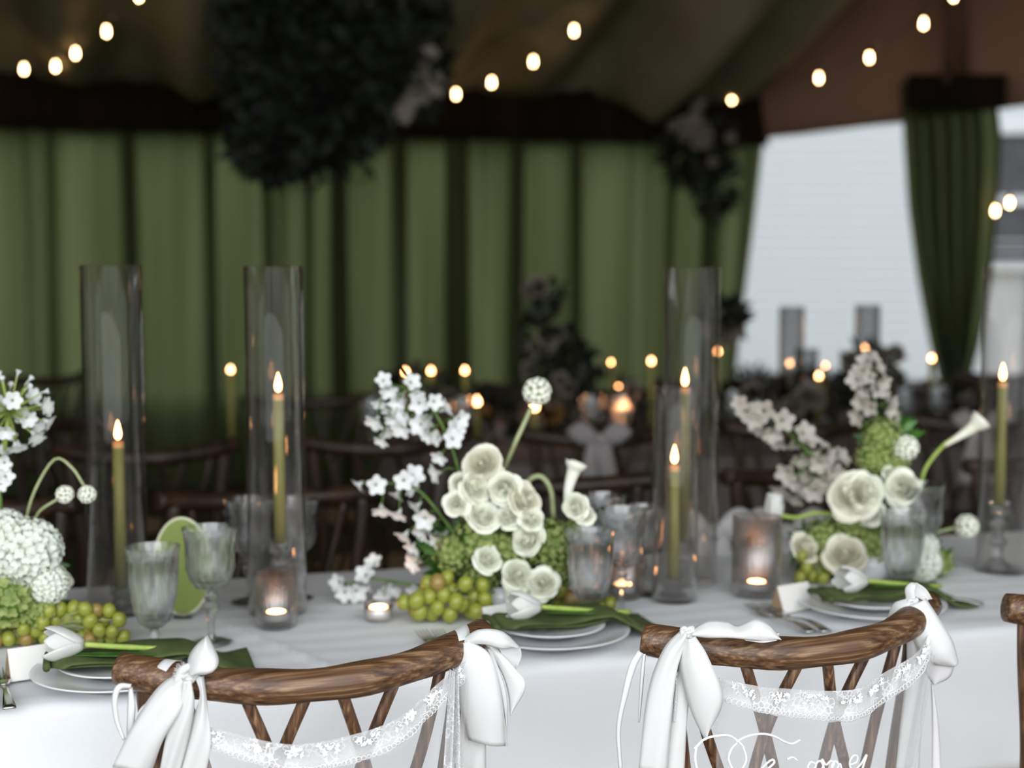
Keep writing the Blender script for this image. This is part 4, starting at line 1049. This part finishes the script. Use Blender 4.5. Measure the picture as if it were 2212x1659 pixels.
# white cord scrollwork and script on the right veil
yv = 1.79
def on_veil(px, py):
    # intersect pixel ray with the veil plane of the right chair
    n_ = Vector((math.sin(R2), -math.cos(R2), 0)); o_ = chair_pt(C2, R2, 0, -.082, .75); d_ = ray(px, py); c0 = Vector((0, 0, HCAM))
    s_ = (o_ - c0).dot(n_) / d_.dot(n_); return c0 + d_ * s_
def cord(paths, name, r=.0011, tagit=None):
    m = MB()
    for P in paths: m.tube(catmull([on_veil(*p) for p in P], max(8, len(P) * 5)), r, 6)
    o = m.build(name, 'veil_cord', v2, world=True); return o
cord([[(1500, 1618), (1520, 1598), (1545, 1590), (1575, 1589), (1593, 1600), (1605, 1612)], [(1590, 1602), (1615, 1590), (1645, 1585), (1672, 1590), (1695, 1602), (1712, 1606), (1728, 1598)],
      [(1504, 1612), (1502, 1640), (1507, 1668)], [(1605, 1612), (1612, 1640), (1600, 1664), (1585, 1664), (1574, 1640), (1580, 1618), (1592, 1605)]], 'scroll_cord', .0017)
cord([[(1642, 1664), (1655, 1650), (1668, 1641), (1672, 1648), (1655, 1664)], [(1700, 1640), (1712, 1636), (1722, 1642)],
      [(1762, 1650), (1752, 1646), (1745, 1656), (1750, 1664), (1760, 1660), (1764, 1648), (1772, 1644), (1778, 1654), (1774, 1664)],
      [(1780, 1662), (1776, 1640), (1784, 1652), (1794, 1644), (1802, 1648), (1796, 1660)], [(1812, 1652), (1804, 1644), (1796, 1656), (1804, 1666), (1814, 1650), (1818, 1662)],
      [(1836, 1652), (1850, 1646), (1852, 1634), (1844, 1632), (1836, 1644), (1838, 1660), (1850, 1664)], [(1846, 1664), (1860, 1650), (1872, 1630), (1866, 1650), (1862, 1664)]], 'script_lettering', .0016)

def edge_strip(mb, Lp, Rp, n=26, k=8, bow=.008, ripple=0, seed=0):
    A = catmull([W(*p) for p in Lp], n); B = catmull([W(*p) for p in Rp], n)
    def fn(u, v):
        i = int(round(v * n)); p = A[i].lerp(B[i], u)
        p = p + Vector((0, -bow * math.sin(PI * u) + ripple * math.sin(u * 9 + v * 5 + seed), 0)); return p
    mb.grid(fn, k, n)
def strip_c(mb, pts, wpx, n=26, k=4, bow=.002, nrm=None):
    """ribbon of given pixel width along a centre line"""
    P = [W(*p) for p in pts]; C_ = catmull(P, n); 
    def fn(u, v):
        i = int(round(v * n)); t_ = (C_[min(i + 1, n)] - C_[max(i - 1, 0)]).normalized()
        sd = t_.cross(Vector((0, 1, 0))); sd = sd.normalized() if sd.length > .05 else Vector((1, 0, 0))
        ww = (np.interp(v, np.linspace(0, 1, len(wpx)), wpx) if isinstance(wpx, (list, tuple)) else wpx) / F * C_[i].y
        return C_[i] + sd * (u - .5) * ww + Vector((0, -bow * math.sin(PI * u), 0))
    mb.grid(fn, k, n)
def bow_thing(label, px, py, Y):
    return thing('satin_bow', label, 'bow', W(px, py, Y), 0, 'white satin bows on the front chairs')
def part(t, name, fn, m_='satin'):
    m = MB(); fn(m); return m.build(name, m_, t, world=True, sol=.0006)
def knot(t, px, py, Y, r=24, seed=0, fray=False):
    m = MB(); c_ = W(px, py, Y); s_ = PX(r, Y)
    for k in range(5):
        a_ = k * .7 + seed; m.tube([c_ + Vector((math.cos(x + a_) * s_ * .8, -math.sin(x * 2) * s_ * .25 - s_ * .2, math.sin(x + a_ * 1.7) * s_ * .75)) for x in np.linspace(0, 4.5, 14)], [s_ * .34] * 14, 8)
    if fray:
        r_ = random.Random(seed)
        for _ in range(60):
            d_ = Vector((r_.uniform(-1, .6), r_.uniform(-.6, .1), r_.uniform(-.2, 1))).normalized(); q = c_ + d_ * s_ * .7
            m.tube([q, q + d_ * s_ * .5 + Vector((0, 0, r_.uniform(-.3, .2) * s_))], .0003, 3)
    m.build('knot', 'satin', t, world=True)
def wrap_strap(t, C, rz, x0, x1, wd=.0125, a0=-2.6, a1=2.2, r=.0232):
    """narrow satin strap wound round the crest rail"""
    m = MB()
    def fn(u, v):
        a_ = a0 + (a1 - a0) * v; x = x0 + (x1 - x0) * v + (u - .5) * wd
        return chair_pt(C, rz, x, crest_y(x) - r * math.cos(a_), crest_z(x) + r * math.sin(a_))
    m.grid(fn, 3, 30); return m.build('strap', 'satin', t, world=True, sol=.0005)
# bow 1: left end of the left chair
b = bow_thing('short fluttering satin bow with a frayed knot at the left end of the left chair', 405, 1450, 1.70)
D = 1.672
knot(b, 404, 1456, D, 26, 1, True)
part(b, 'loop', lambda m: (edge_strip(m, [(408, 1450, D), (406, 1425, D), (420, 1398, D), (448, 1371, D + .01)], [(424, 1456, D - .01), (458, 1452, D - .02), (472, 1424, D - .01), (449, 1371, D + .01)], bow=.012)))
part(b, 'loop', lambda m: (edge_strip(m, [(412, 1452, D + .004), (440, 1440, D + .012), (468, 1432, D + .006)], [(424, 1458, D + .004), (450, 1455, D + .01), (468, 1434, D + .006)], bow=-.004)), 'satin_back')
part(b, 'tail', lambda m: edge_strip(m, [(388, 1452, D), (340, 1486, D - .006), (290, 1560, D - .006), (243, 1656, D)], [(404, 1474, D - .01), (392, 1530, D - .014), (352, 1600, D - .01), (328, 1665, D)], bow=.007, ripple=.0018))
part(b, 'tail', lambda m: edge_strip(m, [(396, 1468, D - .014), (384, 1520, D - .010), (362, 1580, D - .006), (344, 1668, D)], [(414, 1470, D - .014), (420, 1520, D - .012), (408, 1590, D - .008), (388, 1668, D)], bow=.005, ripple=.002, seed=2))
part(b, 'tail', lambda m: edge_strip(m, [(420, 1458, D), (432, 1500, D - .002), (414, 1560, D - .002), (386, 1668, D + .004)], [(440, 1460, D + .004), (446, 1510, D), (456, 1600, D), (446, 1668, D + .006)], bow=.004, ripple=.0015, seed=4))
part(b, 'tail', lambda m: edge_strip(m, [(400, 1470, D + .006), (352, 1495, D + .004), (300, 1535, D + .004), (288, 1600, D + .004)], [(412, 1476, D + .006), (380, 1520, D + .006), (350, 1560, D + .006), (330, 1605, D + .006)], bow=.002), 'satin_back')
sx = -.196
wrap_strap(b, C1, R1, -.224, -.168, .0125, -1.5, 2.4)
part(b, 'thin_tail', lambda m: strip_c(m, [(284, 1482, D + .01), (258, 1484, D + .004), (248, 1510, D), (252, 1555, D), (268, 1598, D)], [10, 14, 13, 11, 7]))
part(b, 'thin_tail', lambda m: strip_c(m, [(282, 1484, D + .014), (284, 1530, D + .012), (280, 1600, D + .012)], [8, 19, 14]), 'satin_back')
# bow 2: right end of the left chair
b = bow_thing('broad satin bow folding over the right end of the left chair', 1000, 1385, 1.86)
D = 1.835
knot(b, 1000, 1388, D, 17, 5)
part(b, 'loop', lambda m: edge_strip(m, [(998, 1380, D), (1035, 1360, D - .01), (1085, 1364, D - .006), (1124, 1398, D + .006)], [(1004, 1392, D - .006), (1045, 1392, D - .014), (1085, 1402, D - .012), (1112, 1398, D + .004)], bow=.006))
part(b, 'loop', lambda m: edge_strip(m, [(1124, 1397, D + .006), (1126, 1420, D + .01), (1112, 1452, D + .012)], [(1078, 1400, D + .0), (1090, 1425, D + .006), (1108, 1456, D + .012)], bow=-.004), 'satin_back')
part(b, 'tail', lambda m: edge_strip(m, [(992, 1386, D), (976, 1412, D - .006), (990, 1510, D - .006), (1012, 1598, D)], [(1014, 1382, D - .008), (1062, 1420, D - .014), (1086, 1520, D - .012), (1092, 1612, D)], bow=.009, ripple=.001))
part(b, 'tail', lambda m: edge_strip(m, [(1042, 1382, D + .006), (1082, 1450, D + .004), (1098, 1500, D + .004), (1102, 1545, D + .004)], [(1062, 1388, D + .006), (1110, 1440, D + .002), (1136, 1482, D), (1103, 1545, D + .004)], bow=.004))
part(b, 'tail', lambda m: edge_strip(m, [(984, 1500, D + .016), (984, 1580, D + .016), (986, 1668, D + .016)], [(1050, 1500, D + .016), (1050, 1600, D + .016), (1050, 1668, D + .016)], bow=.004, ripple=.002))
part(b, 'tail', lambda m: edge_strip(m, [(1050, 1400, D + .004), (1074, 1480, D + .001), (1092, 1560, D + .002), (1094, 1608, D + .001)], [(1062, 1400, D + .004), (1092, 1490, D + .001), (1096, 1560, D + .002), (1096, 1612, D + .001)], bow=.004), 'satin_back')
part(b, 'strap', lambda m: strip_c(m, [(952, 1390, D + .02), (968, 1380, D + .01), (992, 1384, D)], [12, 20, 14]))
wrap_strap(b, C1, R1, .192, .200, .02, -1.2, 2.4)
# bow 3: left end of the right bowed chair
b = bow_thing('satin bow with a long loop lying along the rail of the right bowed chair', 1487, 1370, 1.85)
D = 1.818
knot(b, 1484, 1366, D, 15, 8)
part(b, 'loop', lambda m: edge_strip(m, [(1492, 1362, D), (1528, 1341, D + .004), (1570, 1342, D + .006), (1592, 1351, D + .004), (1630, 1337, D), (1662, 1350, D), (1685, 1378, D)], [(1494, 1374, D - .004), (1530, 1378, D - .01), (1570, 1378, D - .012), (1600, 1380, D - .012), (1632, 1384, D - .012), (1662, 1386, D - .008), (1686, 1380, D)], n=40, bow=.008))
part(b, 'loop', lambda m: edge_strip(m, [(1600, 1378, D - .006), (1640, 1372, D - .006), (1684, 1368, D)], [(1612, 1384, D - .008), (1648, 1388, D - .012), (1678, 1384, D - .006)], bow=-.002), 'satin_back')
part(b, 'tail', lambda m: edge_strip(m, [(1476, 1356, D), (1432, 1405, D - .006), (1398, 1500, D - .004), (1378, 1668, D)], [(1486, 1376, D - .006), (1462, 1450, D - .01), (1450, 1560, D - .008), (1442, 1668, D - .004)], bow=.007, ripple=.0015))
part(b, 'tail', lambda m: edge_strip(m, [(1474, 1378, D - .004), (1468, 1440, D - .006), (1490, 1530, D - .004), (1522, 1598, D)], [(1502, 1374, D - .008), (1530, 1420, D - .014), (1562, 1510, D - .012), (1526, 1592, D)], bow=.009, ripple=.001))
part(b, 'tail', lambda m: edge_strip(m, [(1468, 1430, D + .006), (1452, 1540, D + .006), (1434, 1668, D + .006)], [(1490, 1500, D + .006), (1484, 1560, D + .006), (1478, 1668, D + .006)], bow=.003), 'satin')
part(b, 'lace_print', lambda m: strip_c(m, [(1462, 1450, D + .0035), (1460, 1510, D + .0035), (1456, 1560, D + .0035)], [4, 8, 6]), 'lace')
wrap_strap(b, C2, R2, -.226, -.168, .014, -1.5, 2.4)
part(b, 'thin_tail', lambda m: strip_c(m, [(1384, 1408, D + .02), (1366, 1440, D + .015), (1350, 1500, D + .012), (1336, 1575, D + .012), (1341, 1668, D + .012)], [14, 17, 14, 10, 8]))
part(b, 'thin_tail', lambda m: strip_c(m, [(1392, 1412, D + .02), (1388, 1450, D + .018), (1383, 1520, D + .018), (1380, 1560, D + .018)], [6, 9, 6, 3]), 'satin_back')
# bow 4: right end of the right bowed chair
b = bow_thing('satin bow with an upright small loop at the right end of the right bowed chair', 1965, 1300, 2.02)
D = 1.995
knot(b, 1968, 1304, D, 14, 11)
part(b, 'loop', lambda m: edge_strip(m, [(1957, 1294, D), (1955, 1272, D), (1966, 1259, D), (1980, 1259, D + .004)], [(1978, 1294, D - .006), (1977, 1278, D - .006), (1979, 1268, D - .004), (1981, 1260, D + .004)], bow=.003))
part(b, 'loop', lambda m: edge_strip(m, [(1980, 1258, D + .004), (2000, 1272, D + .01), (2014, 1294, D + .012)], [(1977, 1288, D + .0), (1988, 1294, D + .006), (2000, 1300, D + .01)], bow=-.003), 'satin_back')
part(b, 'loop', lambda m: edge_strip(m, [(1952, 1308, D), (1968, 1370, D - .01), (2005, 1428, D - .014), (2052, 1441, D - .004)], [(2000, 1292, D - .004), (2030, 1338, D - .012), (2058, 1384, D - .012), (2070, 1428, D - .002)], bow=.010))
part(b, 'loop', lambda m: edge_strip(m, [(2066, 1425, D), (2052, 1462, D + .006), (2020, 1479, D + .008)], [(1982, 1400, D + .0), (1995, 1445, D + .006), (2012, 1474, D + .008)], bow=.006), 'satin_back')
part(b, 'tail', lambda m: edge_strip(m, [(1958, 1330, D), (1958, 1450, D), (1945, 1560, D), (1934, 1668, D)], [(1974, 1340, D - .004), (1996, 1450, D - .004), (1991, 1560, D - .004), (1986, 1668, D)], bow=.004, ripple=.001), 'satin')
part(b, 'tail', lambda m: strip_c(m, [(2013, 1476, D + .008), (2020, 1560, D + .008), (2023, 1668, D + .008)], [4, 14, 22]), 'satin_back')
part(b, 'strap', lambda m: edge_strip(m, [(1916, 1336, D + .018), (1930, 1304, D + .01), (1954, 1294, D)], [(1926, 1330, D + .004), (1944, 1318, D - .002), (1962, 1312, D - .006)], bow=.003))
wrap_strap(b, C2, R2, .186, .198, .022, -1.2, 2.4)

# ------------------------------------------------------------------ far side of the front table and the tables behind
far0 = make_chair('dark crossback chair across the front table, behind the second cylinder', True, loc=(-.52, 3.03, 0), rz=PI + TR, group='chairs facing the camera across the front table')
def chair_copy(x, y, rz, label, group):
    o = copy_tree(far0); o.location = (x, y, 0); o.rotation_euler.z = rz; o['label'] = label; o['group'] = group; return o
G1 = 'chairs facing the camera across the front table'
chair_copy(.10, 3.20, PI + TR, 'dark crossback chair across the front table, behind the centre flowers', G1)
chair_copy(.73, 3.38, PI + TR, 'dark crossback chair across the front table, behind the right flowers', G1)
chair_copy(1.36, 3.56, PI + TR, 'dark crossback chair across the front table, at the right edge', G1)
chair_copy(-1.13, 2.86, PI + TR, 'dark crossback chair across the front table, at the left edge', G1)
# cloth napkin bows hanging on the chairs across
def cloth_bow(px, py, Y, s, label, group, cm='satin_back'):
    t = thing('cloth_bow', label, 'bow', W(px, py, Y), 0, group)
    m = MB(); m.ball((0, 0, 0), (.02 * s, .02 * s, .018 * s), 8, 6); m.build('knot', cm, t)
    for sx_ in (-1, 1):
        m = MB(); m.grid(lambda u, v: (sx_ * (.01 + .075 * v) * s, -.01 * math.sin(PI * u) * s, (.01 + (u - .5) * .065 * math.sin(PI * (.1 + .85 * v)) + .01 * v) * s), 4, 8); m.build('loop', cm, t, sol=.001)
        m = MB(); m.grid(lambda u, v: ((sx_ * (.008 + .03 * v) + (u - .5) * .045) * s, -.006 * math.sin(3 * u + 4 * v) * s, -.17 * v * s), 4, 8); m.build('tail', cm, t, sol=.001)
    return t
cloth_bow(1540, 1150, 3.0, 1.15, 'loose cloth bow on a chair across the table, right of the tall cylinder', 'cloth bows on the background chairs')
cloth_bow(1700, 1150, 3.02, 1.15, 'loose cloth bow across the table behind the large votive', 'cloth bows on the background chairs')

def far_table(x, y, L, wd, label, labc, rz=TR):
    t = thing('banquet_table', label, 'table', (x, y, 0), rz, 'tables at the back of the tent')
    m = MB(); m.box((0, 0, .725), (L - .04, wd - .04, .03)); m.build('tabletop', 'dark_wood', t, smooth=False)
    for sx_ in (-1, 1):
        for sy in (-1, 1):
            m = MB(); m.tube([(sx_ * (L / 2 - .1), sy * (wd / 2 - .08), 0), (sx_ * (L / 2 - .1), sy * (wd / 2 - .08), .71)], .018, 6); m.build('leg', 'black_metal', t)
    m = MB(); n = 90
    def fn(u, v):
        a_ = 2 * PI * u; k = max(abs(math.cos(a_)), abs(math.sin(a_))); ex, ey = math.cos(a_) / k, math.sin(a_) / k
        if v < .5: q = v * 2; return (ex * L / 2 * q, ey * wd / 2 * q, .744)
        q = (v - .5) * 2; f_ = .02 * q * math.sin(u * 120); return (ex * (L / 2 + .008 + f_), ey * (wd / 2 + .008 + f_), .744 - .215 * q)
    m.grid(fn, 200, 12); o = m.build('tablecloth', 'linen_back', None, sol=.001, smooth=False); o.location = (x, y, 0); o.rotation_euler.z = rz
    tag(o, labc, 'tablecloth', 'cloths on the back tables'); return t
far_table(1.05, 5.10, 2.9, .8, 'second long table behind the front one, covered with candles', 'greyish cloth on the second long table')
far_table(1.3, 6.9, 3.2, .8, 'third table at the back near the curtains', 'greyish cloth on the third table at the back')
k = 0
G2 = 'dark chairs round the tables behind'
spots = []
for i in range(6):
    x = -1.0 + i * .63; yy = 4.95 - .62 + (x - .55) * math.tan(TR); spots.append((x, yy, TR))
for i in range(5):
    x = -.75 + i * .68; yy = 4.95 + .68 + (x - .55) * math.tan(TR); spots.append((x, yy, PI + TR))
for i in range(4):
    x = .1 + i * .72; yy = 6.9 - .62 + (x - 1.3) * math.tan(TR); spots.append((x, yy, TR))
spots += [(-1.45, 4.7, TR - .9), (-2.1, 6.4, TR + .8)]
order = ['leftmost', 'second from left', 'third from left', 'fourth from left', 'fifth from left', 'rightmost']
for i, (x, y, rz_) in enumerate(spots):
    if i < 6: lab = f'dark chair on the near side of the second table, {order[i]}'
    elif i < 11: lab = f'dark chair on the far side of the second table, {order[i - 6] if i < 10 else "rightmost"}'
    elif i < 15: lab = f'dark chair at the third table, {order[i - 11] if i < 14 else "rightmost"}'
    else: lab = ['dark chair turned at the left end of the second table', 'lone dark chair by the rear curtain at the left'][i - 15]
    chair_copy(x, y, rz_, lab, G2)
    if i in (2, 4, 5):
        cloth_bow(CX + F * x / y, 575 + F * (HCAM - .85) / y + 5, y - .12, 1.1, f'pale cloth bow on the {order[i]} near chair of the second table', 'cloth bows on the background chairs', 'linen_pale')

# far candles (out of focus flames), each a taper or votive on the back tables
def far_candle(px, py, Y, label, s=1.0, dim=False, tz=.744):
    fl_ = W(px, py, Y); h = fl_.z - tz - .012
    t = thing('taper_candle', label, 'candle', (fl_.x, fl_.y, tz), 0, 'lit candles on the back tables')
    m = MB(); m.lathe([(.0001, .001), (.028, .001), (.026, .006), (.009, .02), (.012, .04), (.0001, .04)], 12); m.build('holder', 'crystal', t)
    m = MB(); m.tube([(0, 0, .035), (0, 0, max(.06, h - .004))], .0105, 10); m.build('shaft', 'wax_olive', t)
    o = bpy.data.objects.new('flame', FF); COL.objects.link(o); o.parent = t; o.location = (0, 0, h - .002); o.scale = (s * .9, s * .9, s)
    return t
fcs = [(498, 795, 4.75, 'between the two left cylinders', 1), (876, 800, 4.9, 'just above the arching spray tip', 1), (931, 798, 4.95, 'right of the arching spray tip', 1), (1004, 797, 5.0, 'third of the row above the centre flowers', 1),
       (1320, 778, 5.2, 'dim, high left of the tall right cylinder', .7), (1407, 777, 5.15, 'touching the left side of the tall right cylinder', 1), (1336, 828, 5.1, 'dim, lower of the pair left of the tall right cylinder', .65),
       (1030, 866, 4.8, 'bright one between the centre spray and the scabiosa', 1.4), (1155, 877, 4.85, 'bright one under the scabiosa head', 1.4), (1352, 874, 4.95, 'bright one left of the shortest cylinder', 1.4),
       (1550, 756, 5.2, 'right of the tall right cylinder', 1), (1706, 782, 5.25, 'at the left far cylinder before the bright opening', 1), (1868, 749, 5.3, 'at the right far cylinder before the bright opening', 1),
       (1769, 809, 5.3, 'lowest before the bright opening', 1), (1783, 785, 5.7, 'dim one before the bright opening', .6), (2013, 771, 5.4, 'left of the right-edge cylinder', 1),
       (1118, 862, 5.6, 'small dim one left of the scabiosa', .45), (1205, 868, 5.6, 'small dim one right of the scabiosa', .45)]
for px, py, Y, lab, s in fcs: far_candle(px, py, Y, 'out of focus candle flame ' + lab, s, tz=.744)
for px, Y, h, lab in ((1712, 5.12, .47, 'left of the two far cylinders before the bright opening'), (1876, 5.2, .475, 'right of the two far cylinders before the bright opening'), (1745, 5.45, .30, 'short far cylinder between the two taller ones')):
    p = W(px, 600, Y); t = thing('glass_cylinder', lab, 'candle cylinder', (p.x, p.y, .745), 0, 'far glass cylinders')
    m = MB(); r = .046; m.lathe([(.0001, .001), (r, .001), (r, h), (r - .003, h), (r - .003, .006), (.0001, .006)], 32, mod=lambda a_, z, j: 1 + .01 * math.cos(a_ * 14)); m.build('tube', 'far_glass', t)
# far flower arrangements
rr = random.Random(99)
def far_flowers(px, py, Y, rx, rz_, label, mats_):
    p = W(px, py, Y); t = thing('flower_arrangement', label, 'flower arrangement', (p.x, p.y, .745), 0, 'flowers on the back tables')
    m = MB(); m.lathe([(.0001, .001), (.05, .001), (.07, .06), (.05, .09), (.0001, .02)], 16); m.build('bowl', 'linen_back', t)
    m = MB(); leafball(m, (0, 0, p.z - .745), (rx, rx * .6, rz_), 160, .06, rr); tag(m.build('foliage', 'foliage_dark', t), kind='stuff')
    for _ in range(int(9 + rx * 20)):
        q = Vector((p.x + rr.uniform(-rx, rx) * .9, p.y - rx * .5, p.z + rr.uniform(-rz_, rz_) * .9)); nm_ = rr.choice(mats_)
        inst('bloom', nm_, t, q, aim(face(rr)), rr.uniform(.022, .038))
AMB = rose_mesh('bloom', 'amber_bloom', 6); DIM = rose_mesh('bloom', 'bloom_dim', 7)
for a_ in ((1060, 905, 5.0, .20, .10, 'amber and dusky flowers behind the centre flowers'), (1250, 880, 5.1, .22, .14, 'amber flowers left of the shortest cylinder'),
           (1180, 740, 5.2, .07, .24, 'thin tall dusky flowers rising before the middle curtain'), (1235, 800, 5.3, .08, .10, 'amber flower head before the middle curtain'), (900, 850, 5.0, .14, .08, 'dusky flowers behind the arching spray'),
           (1640, 880, 5.1, .20, .10, 'dim flowers behind the pale spray'), (1880, 830, 5.2, .10, .14, 'dim flowers behind the upright spire'), (1565, 690, 5.3, .06, .06, 'small dark bloom right of the tall right cylinder'), (2040, 890, 5.4, .15, .08, 'pale dim flowers left of the right-edge cylinder')):
    far_flowers(*a_, [AMB, DIM, DIM] if 'amber' in a_[5] else [DIM])
# far goblets
ngl = ng
for i, (px, Y, lab) in enumerate(((1280, 4.7, 'left of the shortest cylinder'), (1345, 4.75, 'beside the bright candle left of the shortest cylinder'), (1000, 4.65, 'behind the centre roses'), (1640, 5.0, 'under the pale spray'), (1960, 5.05, 'right of the upright spire'), (1590, 4.9, 'just right of the tall right cylinder'), (2030, 5.1, 'left of the calla bloom'), (800, 4.6, 'left of the arching spray'))):
    o = copy_tree(ng); p = W(px, 700, Y); o.location = (p.x, p.y, .7452); o.scale = (1, 1, 1); o['label'] = 'blurred goblet on the second table ' + lab; o['group'] = 'goblets on the second table'
print('X')
print('TRIS', sum(len(m.polygons) * m.users for m in bpy.data.meshes), 'OBJ', len(bpy.data.objects))
